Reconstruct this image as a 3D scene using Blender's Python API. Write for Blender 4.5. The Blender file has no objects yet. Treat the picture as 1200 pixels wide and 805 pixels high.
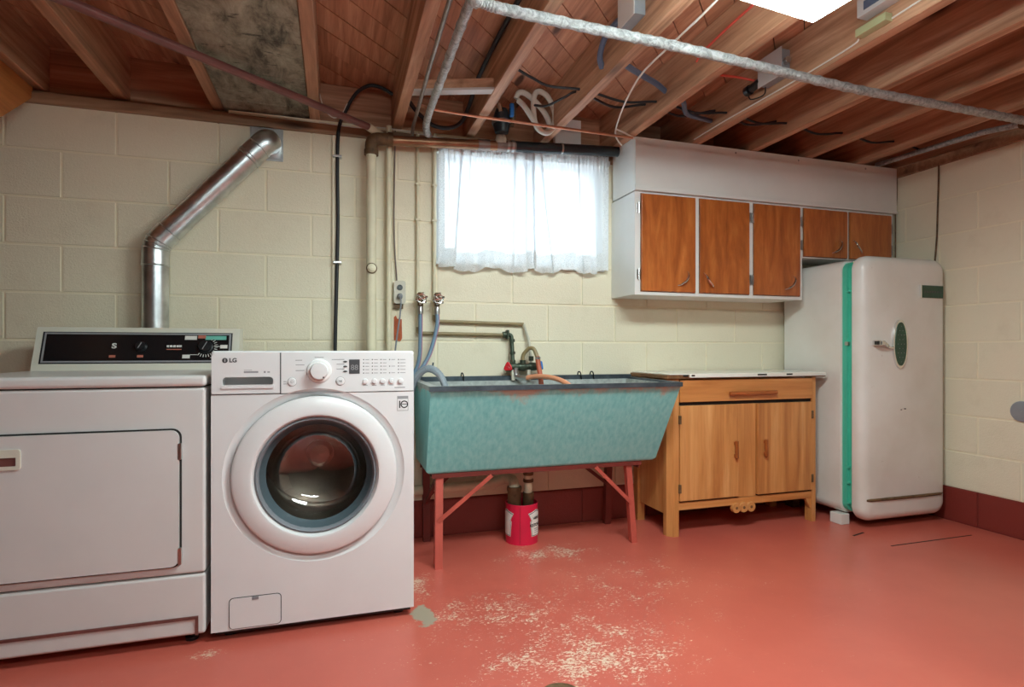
import bpy, bmesh, math, random
from mathutils import Vector, Matrix
from mathutils.geometry import tessellate_polygon
random.seed(7)
SC = bpy.context.scene
COL = SC.collection
PI = math.pi

# ------------------------------------------------------------------ camera, world, exposure
CAM_H = 0.96
cd = bpy.data.cameras.new('camera'); cam = bpy.data.objects.new('camera', cd); COL.objects.link(cam)
cam.location = (0, 0, CAM_H); cam.rotation_euler = (PI/2, 0, -0.30136)
cd.sensor_width = 36; cd.lens = 36*669.5/1200; cd.shift_y = (410.1-402.5)/1200
cd.clip_start = .02
SC.camera = cam
w = bpy.data.worlds.new('sky'); SC.world = w; w.use_nodes = True
bg = w.node_tree.nodes['Background']; bg.inputs[0].default_value = (.80, .91, 1, 1); bg.inputs[1].default_value = 4.4
vs = SC.view_settings
vs.view_transform = 'Standard'; vs.look = 'None'; vs.gamma = 1; vs.use_curve_mapping = False; vs.exposure = 0.22
LAMP_POWER = 42.0          # emission of the fluorescent diffusers
FILL_POWER = 66.0  # emission of the added fill tubes behind the camera

# ------------------------------------------------------------------ materials
def lin(r, g, b):
    f = lambda c: (c/255/12.92 if c/255 <= .04045 else ((c/255+.055)/1.055)**2.4)
    return (f(r), f(g), f(b), 1)
def newmat(name):
    m = bpy.data.materials.new(name); m.use_nodes = True
    nt = m.node_tree; return m, nt, nt.nodes['Principled BSDF']
def N(nt, typ, **kw):
    n = nt.nodes.new(typ)
    for k, v in kw.items():
        if hasattr(n, k): setattr(n, k, v)
        else: n.inputs[k].default_value = v
    return n
def coords(nt, scale=(1,1,1), rot=(0,0,0), rand=True, world=False):
    if world:
        src = N(nt, 'ShaderNodeNewGeometry').outputs['Position']
    else:
        src = N(nt, 'ShaderNodeTexCoord').outputs['Object']
        if rand:
            oi = N(nt, 'ShaderNodeObjectInfo'); mul = N(nt, 'ShaderNodeMath', operation='MULTIPLY'); mul.inputs[1].default_value = 37.0
            nt.links.new(oi.outputs['Random'], mul.inputs[0])
            ad = N(nt, 'ShaderNodeVectorMath', operation='ADD'); nt.links.new(src, ad.inputs[0]); nt.links.new(mul.outputs[0], ad.inputs[1]); src = ad.outputs[0]
    mp = N(nt, 'ShaderNodeMapping'); mp.inputs['Scale'].default_value = scale; mp.inputs['Rotation'].default_value = rot
    nt.links.new(src, mp.inputs[0]); return mp.outputs[0]
def noise(nt, vec, scale, detail=4, rough=.55, dist=0):
    n = N(nt, 'ShaderNodeTexNoise'); n.inputs['Scale'].default_value = scale; n.inputs['Detail'].default_value = detail
    n.inputs['Roughness'].default_value = rough; n.inputs['Distortion'].default_value = dist
    nt.links.new(vec, n.inputs['Vector']); return n.outputs['Fac']
def ramp(nt, fac, stops):
    r = N(nt, 'ShaderNodeValToRGB'); e = r.color_ramp.elements
    while len(e) < len(stops): e.new(.5)
    for i, (p, c) in enumerate(stops): e[i].position = p; e[i].color = c if len(c) == 4 else (*c, 1)
    nt.links.new(fac, r.inputs[0]); return r.outputs[0]
def mix(nt, fac, a, b):
    m = N(nt, 'ShaderNodeMix', data_type='RGBA')
    if isinstance(fac, float): m.inputs[0].default_value = fac
    else: nt.links.new(fac, m.inputs[0])
    for s, v in ((6, a), (7, b)):
        if isinstance(v, (tuple, list)): m.inputs[s].default_value = v
        else: nt.links.new(v, m.inputs[s])
    return m.outputs[2]
def bump(nt, b, h, strength, dist=.01):
    n = N(nt, 'ShaderNodeBump'); n.inputs['Strength'].default_value = strength; n.inputs['Distance'].default_value = dist
    nt.links.new(h, n.inputs['Height']); nt.links.new(n.outputs[0], b.inputs['Normal'])
def scl(c, k): return (min(1, c[0]*k), min(1, c[1]*k), min(1, c[2]*k), 1)
def M(name, col, rough=.5, metal=0., var=.0, vscale=6, bmp=0., bscale=80, spec=.5, rvar=0., coat=0.):
    m, nt, b = newmat(name)
    b.inputs['Roughness'].default_value = rough; b.inputs['Metallic'].default_value = metal
    b.inputs['Specular IOR Level'].default_value = spec; b.inputs['Coat Weight'].default_value = coat
    b.inputs['Base Color'].default_value = col
    if var or bmp or rvar: v = coords(nt)
    if var:
        c = ramp(nt, noise(nt, v, vscale, 5), [(.3, scl(col, 1-var)), (.7, scl(col, 1+var*.5))]); nt.links.new(c, b.inputs['Base Color'])
    if bmp: bump(nt, b, noise(nt, v, bscale, 3), bmp, .004)
    return m
def wood(name, c1, c2, c3, scale, rot=(0,0,0), rough=.6, knots=True, bmp=.15, coat=0.):
    m, nt, b = newmat(name)
    v = coords(nt, scale, rot)
    g = noise(nt, v, 1.0, 6, .6, 1.2)
    col = ramp(nt, g, [(.25, c1), (.5, c2), (.72, c3)])
    v2 = coords(nt, tuple(s*6 for s in scale), rot)
    g2 = noise(nt, v2, 1.0, 3, .6)
    col = mix(nt, ramp(nt, g2, [(.45, (0,0,0)), (.75, (.35,.35,.35))]), col, c1)
    if knots:
        vk = coords(nt, tuple(s**.5*1.6 for s in scale), rot)
        vo = N(nt, 'ShaderNodeTexVoronoi'); vo.inputs['Scale'].default_value = .85; nt.links.new(vk, vo.inputs['Vector'])
        col = mix(nt, ramp(nt, vo.outputs['Distance'], [(.08, (1,1,1)), (.15, (0,0,0))]), col, scl(c1, .35))
    nt.links.new(col, b.inputs['Base Color']); b.inputs['Roughness'].default_value = rough; b.inputs['Coat Weight'].default_value = coat
    b.inputs['Coat Roughness'].default_value = .25
    bump(nt, b, g, bmp, .004)
    return m
def emit(name, col, s):
    m, nt, b = newmat(name); b.inputs['Emission Color'].default_value = col; b.inputs['Emission Strength'].default_value = s
    b.inputs['Base Color'].default_value = col; return m

def masonry(name, c, dirt, bmp=.5, rough=.55):
    m, nt, b = newmat(name)
    v = coords(nt, world=True)
    oi = N(nt, 'ShaderNodeObjectInfo')
    col = ramp(nt, oi.outputs['Random'], [(0, scl(c, .995)), (1, scl(c, 1.004))])
    col = mix(nt, ramp(nt, noise(nt, v, 7, 6, .65), [(.55, (0,0,0)), (.9, (.35,.35,.35))]), col, dirt)
    nt.links.new(col, b.inputs['Base Color']); b.inputs['Roughness'].default_value = rough
    bump(nt, b, noise(nt, v, 130, 4, .7), bmp, .0035); return m
CREAM = lin(234, 225, 199)
m_block = masonry('painted_block', CREAM, lin(196, 182, 148))
m_mortar = masonry('painted_mortar', lin(242, 232, 204), lin(212, 198, 164), .3)
m_redblock = masonry('red_painted_block', lin(128, 44, 34), lin(96, 32, 26))
m_redmortar = masonry('red_painted_mortar', lin(120, 42, 33), lin(90, 32, 26))
m_cream = M('cream_pipe_paint', lin(222, 214, 184), .45, var=.12, vscale=9, bmp=.1)

W1, W2, W3 = lin(116, 78, 54), lin(184, 136, 104), lin(216, 174, 142)
m_joist = wood('joist_timber', W1, W2, W3, (14, .8, 14))
m_joist_x = wood('crosswise_timber', W1, W2, W3, (.8, 14, 14))
m_plank = wood('subfloor_board', lin(136, 86, 60), lin(186, 128, 96), lin(212, 160, 126), (22, 1.3, 22), (0, 0, PI/4))
m_plate = wood('sill_timber', lin(112, 82, 58), lin(158, 124, 94), lin(188, 156, 124), (.8, 14, 14))
m_ply = wood('orange_panel_wood', lin(140, 76, 34), lin(186, 112, 56), lin(206, 136, 76), (10, .9, 10), (.6, 0, 0))
m_updoor = wood('reddish_ply_veneer', lin(132, 64, 22), lin(178, 96, 40), lin(200, 120, 58), (13, 13, 2.0), rough=.38, knots=False, coat=.25, bmp=.06)
m_basewood = wood('honey_varnished_wood', lin(166, 96, 46), lin(208, 142, 80), lin(226, 168, 108), (10, 10, .6), rough=.36, knots=False, coat=.3, bmp=.05)
m_basewood_x = wood('honey_varnished_rail', lin(166, 94, 44), lin(206, 136, 74), lin(224, 162, 100), (.6, 10, 10), rough=.36, knots=False, coat=.3, bmp=.05)
m_handlewood = wood('brown_wood_pull', lin(120, 58, 22), lin(158, 84, 38), lin(178, 104, 52), (3, 16, 3), rough=.35, knots=False)
m_edgewood = wood('worn_brown_edging', lin(70, 44, 26), lin(120, 82, 50), lin(160, 118, 80), (14, 3, 14), rough=.6, knots=False)
m_white = M('white_enamel', lin(228, 228, 228), .28, var=.03, coat=.2)
m_dryer = M('dryer_enamel', lin(220, 218, 216), .3, var=.03, coat=.2)
m_dryerdoor = m_dryer
m_console = M('ivory_console', lin(222, 220, 204), .4)
m_fridge, nt, b = newmat('aged_fridge_enamel')
v = coords(nt); base = ramp(nt, noise(nt, v, 2.2, 6), [(.3, lin(216, 210, 200)), (.7, lin(232, 230, 224))])
sp = noise(nt, v, 26, 6, .7); base = mix(nt, ramp(nt, sp, [(.70, (0,0,0)), (.76, (.7,.7,.7))]), base, lin(150, 112, 84))
nt.links.new(base, b.inputs['Base Color']); b.inputs['Roughness'].default_value = .27; b.inputs['Coat Weight'].default_value = .25
m_cabwhite = M('white_cabinet_paint', lin(226, 226, 222), .42, var=.05, vscale=4)
m_green = M('green_rubber_gasket', lin(72, 186, 156), .45, var=.08)
m_darkgreen = M('dark_green_badge', lin(44, 78, 58), .3, var=.2, vscale=20)
m_chrome = M('chrome', (.78, .78, .76, 1), .16, 1)
m_steel = M('brushed_steel', (.55, .55, .54, 1), .28, 1, var=.15, vscale=8)
m_drum = M('drum_steel', (.50, .46, .41, 1), .28, 1, var=.2, vscale=10)
m_galv = M('galvanised_steel', (.66, .69, .70, 1), .34, 1, var=.35, vscale=12)
m_pan, nt, b = newmat('stained_galvanised_sheet')
v = coords(nt, (2.2, 1, 1)); g = noise(nt, v, 6, 9, .72, .4)
c = ramp(nt, g, [(.36, lin(66, 60, 50)), (.5, lin(142, 136, 118)), (.68, lin(180, 174, 156))])
g3 = noise(nt, coords(nt, (1, 2.6, 1)), 13, 5, .6); c = mix(nt, ramp(nt, g3, [(.62, (0,0,0)), (.68, (.8,.8,.8))]), c, lin(44, 38, 30))
nt.links.new(c, b.inputs['Base Color']); b.inputs['Metallic'].default_value = .15; b.inputs['Roughness'].default_value = .5
m_black = M('black_plastic', lin(22, 23, 26), .35)
m_rubber = M('black_rubber', lin(26, 26, 30), .55)
m_panelblk = M('black_console_glass', lin(22, 25, 27), .2)
m_gray = M('grey_plastic', lin(128, 132, 138), .45)
m_dgray = M('dark_grey_plastic', lin(72, 72, 74), .4)
m_lgray = M('light_grey_print', lin(150, 150, 152), .5)
m_gap = M('dark_gap', lin(30, 27, 25), .8)
m_rust = M('brown_painted_steel', lin(122, 76, 70), .4, var=.25, vscale=14)
m_copper = M('copper_tube', (.68, .34, .22, 1), .32, 1, var=.25, vscale=18)
m_oldcopper = M('tarnished_copper', (.34, .19, .11, 1), .38, .9, var=.4, vscale=9)
m_graypipe = M('bare_grey_pipe', (.30, .25, .23, 1), .4, .7, var=.3, vscale=20)
m_abs = M('black_drain_plastic', lin(34, 44, 50), .28)
m_wrap, nt, b = newmat('wrinkled_foil_wrap')
v = coords(nt); g = noise(nt, v, 40, 6, .7, 1.5)
nt.links.new(ramp(nt, g, [(.3, lin(118, 122, 122)), (.55, lin(196, 200, 200)), (.75, lin(228, 230, 228))]), b.inputs['Base Color'])
b.inputs['Metallic'].default_value = .45; b.inputs['Roughness'].default_value = .38; bump(nt, b, g, .9, .012)
m_brass = M('verdigris_brass', lin(74, 84, 70), .42, .55, var=.45, vscale=40)
m_brown_pipe = M('tan_painted_pipe', lin(152, 134, 96), .45, var=.2, vscale=14)
m_redhandle = M('red_valve_handle', lin(206, 34, 44), .35)
m_bluehandle = M('blue_valve_handle', lin(32, 112, 190), .35)
m_hose = M('blue_grey_hose', lin(112, 138, 160), .45)
m_hosestripe = M('pink_hose_stripe', lin(178, 120, 140), .45)
m_drainhose = M('grey_corrugated_hose', lin(140, 150, 158), .4)
m_pink = M('salmon_rubber_hose', lin(224, 150, 112), .45, var=.08)
m_pinkdark = M('terracotta_rubber_hose', lin(186, 96, 68), .45, var=.1)
m_whitehose = M('milky_vinyl_hose', lin(222, 222, 212), .4)
m_whitewire = M('white_wire_jacket', lin(222, 214, 204), .5)
m_redwire = M('red_wire_jacket', lin(206, 78, 62), .5)
m_bluecond = M('blue_grey_conduit', lin(84, 96, 118), .45)
m_boxsteel = M('grey_junction_box', lin(150, 156, 162), .4, .3, var=.15)
m_boxwhite = M('pale_plastic_box', lin(196, 190, 186), .5)
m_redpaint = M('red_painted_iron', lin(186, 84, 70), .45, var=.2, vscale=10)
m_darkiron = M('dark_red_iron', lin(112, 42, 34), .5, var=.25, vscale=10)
m_rim = M('dark_steel_rim', lin(86, 96, 104), .42, .6, var=.35, vscale=22)
m_concrete = M('speckled_sink_concrete', lin(172, 178, 174), .7, var=.3, vscale=40, bmp=.4)
m_enameltop = M('white_enamel_worktop', lin(232, 230, 220), .22, var=.05, vscale=5, coat=.3)
m_can = M('pinkish_red_can', lin(214, 28, 66), .34, var=.06)
m_paper = M('off_white_label', lin(226, 222, 214), .5)
m_ink = M('black_ink', lin(24, 24, 26), .5)
m_oldiron = M('rusty_drain_iron', lin(110, 84, 56), .6, .2, var=.5, vscale=30, bmp=.5)
m_outlet = M('aged_outlet_plastic', lin(196, 190, 172), .4)
m_brickpatch = M('exposed_terracotta', lin(184, 92, 56), .8, var=.3, vscale=30)
m_winframe = M('white_window_paint', lin(214, 216, 214), .45)
m_tealmark = M('teal_print', lin(112, 190, 172), .5)
m_orangemark = M('faded_orange_print', lin(190, 110, 90), .5)
m_sleeve = M('dark_blue_grey_plastic', lin(78, 92, 98), .3)
m_terminal = M('pale_green_terminal', lin(172, 172, 130), .5)
m_fixwhite = M('white_fixture_steel', lin(232, 232, 230), .4)
m_diff1 = emit('lit_diffuser', (.82, .97, .97, 1), LAMP_POWER)
m_filltube = emit('fill_light_tube', (.82, .97, .97, 1), FILL_POWER)
m_plainwall = M('brown_plain_wall', lin(104, 90, 72), .6, var=.08, vscale=2)

# teal sink paint, streaked and worn to rust below the rim
m_teal, nt, b = newmat('streaked_teal_paint')
v = coords(nt, (60, 60, 2.2), rand=False)
c = ramp(nt, noise(nt, v, 1.0, 6, .62), [(.28, lin(108, 186, 186)), (.5, lin(128, 200, 198)), (.75, lin(150, 210, 206))])
vr = coords(nt, (1, 1, 1), rand=False)
sx = N(nt, 'ShaderNodeSeparateXYZ'); nt.links.new(vr, sx.inputs[0])
mr = N(nt, 'ShaderNodeMapRange'); mr.inputs[1].default_value = .10; mr.inputs[2].default_value = .205; nt.links.new(sx.outputs[2], mr.inputs[0])
pw = N(nt, 'ShaderNodeMath', operation='POWER'); nt.links.new(mr.outputs[0], pw.inputs[0]); pw.inputs[1].default_value = 2.0
ml = N(nt, 'ShaderNodeMath', operation='MULTIPLY'); ml.inputs[1].default_value = .32; nt.links.new(pw.outputs[0], ml.inputs[0])
ad = N(nt, 'ShaderNodeMath', operation='ADD'); nt.links.new(ml.outputs[0], ad.inputs[0]); nt.links.new(noise(nt, vr, 6, 9, .7), ad.inputs[1])
c = mix(nt, ramp(nt, ad.outputs[0], [(.63, (0,0,0)), (.76, (.85,.85,.85))]), c, lin(184, 158, 136))
sc_ = noise(nt, coords(nt, (60, 60, 5), (0, .25, 0), rand=False), 1, 4, .7); c = mix(nt, ramp(nt, sc_, [(.70, (0,0,0)), (.78, (.35,.35,.35))]), c, lin(80, 112, 110))
nt.links.new(c, b.inputs['Base Color']); b.inputs['Roughness'].default_value = .5

# red floor paint, worn to concrete in places where feet and water have scuffed it
m_floor, nt, b = newmat('worn_red_floor_paint')
pos = N(nt, 'ShaderNodeNewGeometry').outputs['Position']
base = ramp(nt, noise(nt, coords(nt, (1,1,1), world=True), 1.4, 7, .6), [(.3, lin(186, 88, 74)), (.55, lin(198, 98, 82)), (.75, lin(206, 110, 92))])
def blob(cx, cy, rx, ry, amp, rot=0):
    mp = N(nt, 'ShaderNodeMapping'); mp.vector_type = 'TEXTURE'; mp.inputs['Location'].default_value = (cx, cy, 0); mp.inputs['Scale'].default_value = (rx, ry, 1e3); mp.inputs['Rotation'].default_value = (0, 0, rot)
    nt.links.new(pos, mp.inputs[0])
    ln = N(nt, 'ShaderNodeVectorMath', operation='LENGTH'); nt.links.new(mp.outputs[0], ln.inputs[0])
    r = N(nt, 'ShaderNodeMapRange'); r.inputs[1].default_value = 1; r.inputs[2].default_value = 0; r.inputs[3].default_value = 0; r.inputs[4].default_value = amp
    nt.links.new(ln.outputs['Value'], r.inputs[0]); return r.outputs[0]
def addf(*fs):
    a = fs[0]
    for f in fs[1:]:
        n = N(nt, 'ShaderNodeMath', operation='ADD'); nt.links.new(a, n.inputs[0])
        if isinstance(f, float): n.inputs[1].default_value = f
        else: nt.links.new(f, n.inputs[1])
        a = n.outputs[0]
    return a
fl0 = noise(nt, coords(nt, (1, 1.5, 1), (0,0,.5), world=True), 70, 10, .75, .5)
clump = N(nt, 'ShaderNodeMath', operation='MULTIPLY'); clump.inputs[1].default_value = .45; nt.links.new(noise(nt, coords(nt, world=True), 11, 5, .65), clump.inputs[0])
fleck = addf(fl0, clump.outputs[0], -.225)
wear = addf(fleck, blob(.95, 2.54, .36, .17, .19), blob(.76, 1.60, .50, .26, .15), blob(.5, 2.05, .35, .2, .10), blob(.75, 1.85, .8, .5, .09), blob(1.25, 2.2, .5, .4, .07), blob(.33, 2.35, .10, .20, .2), blob(-.38, 2.0, .10, .06, .22), blob(1.0, 2.1, 1.6, .9, .05))
base = mix(nt, ramp(nt, wear, [(.685, (0,0,0)), (.745, (.9,.9,.9))]), base, lin(220, 198, 172))
crackle = noise(nt, coords(nt, (1,1,1), world=True), 15, 6, .6, 1.8)
scuff = noise(nt, coords(nt, (3, 26, 1), (0, 0, .7), world=True), 2.2, 4, .6)
base = mix(nt, ramp(nt, addf(scuff, blob(1.5, 1.7, 1.6, 1.0, .06)), [(.70, (0,0,0)), (.78, (.35,.35,.35))]), base, lin(216, 130, 110))
bare = addf(noise(nt, coords(nt, (1,1,1), world=True), 14, 6, .6), blob(.305, 2.07, .085, .15, .72))
base = mix(nt, ramp(nt, bare, [(.86, (0,0,0)), (.92, (.95,.95,.95))]), base, lin(164, 156, 136))
arc = N(nt, 'ShaderNodeMath', operation='ABSOLUTE')
nt.links.new(base, b.inputs['Base Color'])
b.inputs['Roughness'].default_value = .3

# thin translucent cotton
m_curtain, nt, b = newmat('sheer_white_cotton')
out = nt.nodes['Material Output']; nt.nodes.remove(b)
d = N(nt, 'ShaderNodeBsdfDiffuse'); d.inputs[0].default_value = (.88, .90, .92, 1)
t = N(nt, 'ShaderNodeBsdfTranslucent'); t.inputs[0].default_value = (.90, .93, .96, 1)
tr = N(nt, 'ShaderNodeBsdfTransparent'); tr.inputs[0].default_value = (1, 1, 1, 1)
m1 = N(nt, 'ShaderNodeMixShader'); m1.inputs[0].default_value = .5; nt.links.new(d.outputs[0], m1.inputs[1]); nt.links.new(t.outputs[0], m1.inputs[2])
m2 = N(nt, 'ShaderNodeMixShader'); m2.inputs[0].default_value = .12; nt.links.new(m1.outputs[0], m2.inputs[1]); nt.links.new(tr.outputs[0], m2.inputs[2])
nt.links.new(m2.outputs[0], out.inputs[0])
m_lace, nt, b = newmat('white_lace')
out = nt.nodes['Material Output']; nt.nodes.remove(b)
d = N(nt, 'ShaderNodeBsdfDiffuse'); d.inputs[0].default_value = (.86, .87, .86, 1)
t = N(nt, 'ShaderNodeBsdfTranslucent'); t.inputs[0].default_value = (.86, .88, .88, 1)
tr = N(nt, 'ShaderNodeBsdfTransparent')
m1 = N(nt, 'ShaderNodeMixShader'); m1.inputs[0].default_value = .4; nt.links.new(d.outputs[0], m1.inputs[1]); nt.links.new(t.outputs[0], m1.inputs[2])
m2 = N(nt, 'ShaderNodeMixShader'); vo = N(nt, 'ShaderNodeTexVoronoi'); vo.inputs['Scale'].default_value = 240
nt.links.new(coords(nt, rand=False), vo.inputs['Vector'])
nt.links.new(ramp(nt, vo.outputs['Distance'], [(.2, (.4,)*3), (.45, (0,)*3)]), m2.inputs[0]); nt.links.new(m1.outputs[0], m2.inputs[1]); nt.links.new(tr.outputs[0], m2.inputs[2])
nt.links.new(m2.outputs[0], out.inputs[0])
# window glass
m_pane, nt, b = newmat('thin_window_glass')
out = nt.nodes['Material Output']; nt.nodes.remove(b)
g = N(nt, 'ShaderNodeBsdfGlossy'); g.inputs['Roughness'].default_value = .03
tr = N(nt, 'ShaderNodeBsdfTransparent'); tr.inputs[0].default_value = (.95, .98, .98, 1)
m1 = N(nt, 'ShaderNodeMixShader'); m1.inputs[0].default_value = .08; nt.links.new(tr.outputs[0], m1.inputs[1]); nt.links.new(g.outputs[0], m1.inputs[2]); nt.links.new(m1.outputs[0], out.inputs[0])
# washer door bowl
m_bowl, nt, b = newmat('smoked_door_glass')
out = nt.nodes['Material Output']; nt.nodes.remove(b)
g = N(nt, 'ShaderNodeBsdfGlossy'); g.inputs['Roughness'].default_value = .04; g.inputs[0].default_value = (.9, .92, .94, 1)
tr = N(nt, 'ShaderNodeBsdfTransparent'); tr.inputs[0].default_value = (.88, .89, .89, 1)
fr = N(nt, 'ShaderNodeLayerWeight'); fr.inputs[0].default_value = .35
m1 = N(nt, 'ShaderNodeMixShader'); nt.links.new(ramp(nt, fr.outputs['Facing'], [(0, (.12,)*3), (1, (.6,)*3)]), m1.inputs[0]); nt.links.new(tr.outputs[0], m1.inputs[1]); nt.links.new(g.outputs[0], m1.inputs[2]); nt.links.new(m1.outputs[0], out.inputs[0])

# ------------------------------------------------------------------ mesh helpers
WL = {}
def spline(pts, sub=8):
    P = [Vector(p) for p in pts]; P = [P[0]*2-P[1]] + P + [P[-1]*2-P[-2]]; r = []
    for i in range(1, len(P)-2):
        for k in range(sub):
            t = k/sub; a, b_, c_, d_ = P[i-1:i+3]
            r.append(.5*((2*b_)+(c_-a)*t+(2*a-5*b_+4*c_-d_)*t*t+(3*b_-a-3*c_+d_)*t**3))
    r.append(P[-2]); return r
def fillet(pts, r, n=6):
    P = [Vector(p) for p in pts]; o = [P[0]]
    for i in range(1, len(P)-1):
        a = P[i-1]-P[i]; b_ = P[i+1]-P[i]; rr_ = min(r, a.length*.49, b_.length*.49)
        s, e = P[i]+a.normalized()*rr_, P[i]+b_.normalized()*rr_
        for k in range(n+1):
            t = k/n; o.append(s*(1-t)**2+P[i]*2*t*(1-t)+e*t*t)
    o.append(P[-1]); return o
def rrect(x0, x1, z0, z1, r, n=5):
    o = []
    for cx, cz, a0 in ((x1-r, z1-r, 0), (x0+r, z1-r, PI/2), (x0+r, z0+r, PI), (x1-r, z0+r, 1.5*PI)):
        for k in range(n+1):
            a = a0+k/n*PI/2; o.append((cx+r*math.cos(a), cz+r*math.sin(a)))
    return o
def circ(cx, cz, r, n=24, a0=0, a1=2*PI, closed=True):
    return [(cx+r*math.cos(a0+(a1-a0)*k/(n if closed else n-1)), cz+r*math.sin(a0+(a1-a0)*k/(n if closed else n-1))) for k in range(n)]
class MB:
    def __init__(s): s.v = []; s.f = []
    def add(s, v, f):
        o = len(s.v); s.v += [Vector(p) for p in v]; s.f += [tuple(i+o for i in q) for q in f]; return s
    def box(s, x0, x1, y0, y1, z0, z1, bev=0, seg=2):
        if bev:
            bm = bmesh.new(); bmesh.ops.create_cube(bm, size=1)
            for q in bm.verts: q.co = ((x0+x1)/2+q.co.x*(x1-x0), (y0+y1)/2+q.co.y*(y1-y0), (z0+z1)/2+q.co.z*(z1-z0))
            bmesh.ops.bevel(bm, geom=bm.edges[:], offset=bev, segments=seg, profile=.5, affect='EDGES')
            bm.verts.index_update(); s.add([q.co.copy() for q in bm.verts], [[q.index for q in f.verts] for f in bm.faces]); bm.free(); return s
        v = [(x, y, z) for x in (x0, x1) for y in (y0, y1) for z in (z0, z1)]
        return s.add(v, [(0,1,3,2), (4,6,7,5), (0,4,5,1), (2,3,7,6), (0,2,6,4), (1,5,7,3)])
    def hexa(s, bot, top):    # two quads
        return s.add(list(bot)+list(top), [(3,2,1,0), (4,5,6,7)]+[(i, (i+1) % 4, 4+(i+1) % 4, 4+i) for i in range(4)])
    def tube(s, pts, r, n=10, caps=True):
        P = [Vector(p) for p in pts]; R = r if isinstance(r, (list, tuple)) else [r]*len(P)
        rings = []; T = (P[1]-P[0]).normalized(); U = T.orthogonal().normalized()
        for i, p in enumerate(P):
            a = P[min(i+1, len(P)-1)]-P[max(i-1, 0)]
            T = a.normalized() if a.length > 1e-9 else T
            U = (U-T*U.dot(T)); U = U.normalized() if U.length > 1e-6 else T.orthogonal().normalized()
            Vv = T.cross(U); rings.append([p+(U*math.cos(2*PI*k/n)+Vv*math.sin(2*PI*k/n))*R[i] for k in range(n)])
        v = [q for rg in rings for q in rg]; f = []
        for i in range(len(P)-1):
            for k in range(n): f.append((i*n+k, i*n+(k+1) % n, (i+1)*n+(k+1) % n, (i+1)*n+k))
        if caps: f += [tuple(range(n))[::-1], tuple((len(P)-1)*n+k for k in range(n))]
        return s.add(v, f)
    def lathe(s, prof, c, ax='z', n=32, cap0=False, cap1=False):
        v = []; f = []; c = Vector(c)
        for r, a in prof:
            for k in range(n):
                p, q = r*math.cos(2*PI*k/n), r*math.sin(2*PI*k/n)
                v.append(c+Vector({'z': (p, q, a), 'y': (p, a, q), 'x': (a, p, q)}[ax]))
        for i in range(len(prof)-1):
            for k in range(n): f.append((i*n+k, i*n+(k+1) % n, (i+1)*n+(k+1) % n, (i+1)*n+k))
        if cap0: f.append(tuple(range(n)))
        if cap1: f.append(tuple((len(prof)-1)*n+k for k in range(n)))
        return s.add(v, f)
    def prism(s, out, a0, a1, ax='y', holes=()):
        def to3(p, a): return Vector({'y': (p[0], a, p[1]), 'x': (a, p[0], p[1]), 'z': (p[0], p[1], a)}[ax])
        loops = [list(out)]+[list(h) for h in holes]; flat = [p for L in loops for p in L]; n = len(flat)
        tri = tessellate_polygon([[Vector((p[0], p[1], 0)) for p in L] for L in loops])
        v = [to3(p, a0) for p in flat]+[to3(p, a1) for p in flat]
        f = [tuple(t) for t in tri]+[tuple(i+n for i in t) for t in tri]; o = 0
        for L in loops:
            m_ = len(L)
            for k in range(m_): f.append((o+k, o+(k+1) % m_, n+o+(k+1) % m_, n+o+k))
            o += m_
        return s.add(v, f)
    def rot(s, ang, piv, ax='Z'):
        R = Matrix.Rotation(ang, 3, ax); piv = Vector(piv); s.v = [R @ (p-piv)+piv for p in s.v]; return s
    def mesh(s, name, m, sharp=35):
        me = bpy.data.meshes.new(name)
        xs = [[p[i] for p in s.v] for i in range(3)]
        c = Vector([(min(a)+max(a))/2 for a in xs])
        me.from_pydata([p-c for p in s.v], [], s.f); me.update()
        bm = bmesh.new(); bm.from_mesh(me); bmesh.ops.recalc_face_normals(bm, faces=bm.faces[:]); bm.to_mesh(me); bm.free()
        if m: me.materials.append(m)
        for p in me.polygons: p.use_smooth = True
        me.set_sharp_from_angle(angle=math.radians(sharp))
        # area-weighted normals keep the large flat faces of bevelled boxes flat
        ct = math.cos(math.radians(sharp)); P = me.polygons; vf = [[] for _ in me.vertices]
        nr = [p.normal.copy() for p in P]; ar = [p.area for p in P]
        for p in P:
            for q in p.vertices: vf[q].append(p.index)
        ln = []
        for p in P:
            n0 = nr[p.index]
            for q in p.vertices:
                a = Vector((0, 0, 0))
                for f in vf[q]:
                    if nr[f].dot(n0) >= ct: a += nr[f]*ar[f]
                ln.append(a.normalized() if a.length > 1e-14 else n0)
        me.normals_split_custom_set(ln)
        return me, c
    def build(s, name, m, parent=None, label=None, sharp=35):
        me, c = s.mesh(name, m, sharp); return link(name, me, c, parent, label)
def link(name, me, c, parent=None, label=None):
    o = bpy.data.objects.new(name, me); COL.objects.link(o)
    o.parent = parent; o.location = Vector(c)-(WL[parent.name] if parent else Vector((0,0,0))); WL[o.name] = Vector(c)
    if label: o['label'] = label
    return o
def thing(name, label, cat, loc, group=None):
    o = bpy.data.objects.new(name, None); COL.objects.link(o); o.location = loc; o.empty_display_size = .05; WL[o.name] = Vector(loc)
    o['label'] = label; o['category'] = cat
    if group: o['group'] = group
    return o
def tag(o, label, cat, group=None):
    o['label'] = label; o['category'] = cat
    if group: o['group'] = group
    return o
def struct(o, label=None, cat=None):
    o['kind'] = 'structure'
    if label: o['label'] = label
    if cat: o['category'] = cat
    return o
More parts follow.
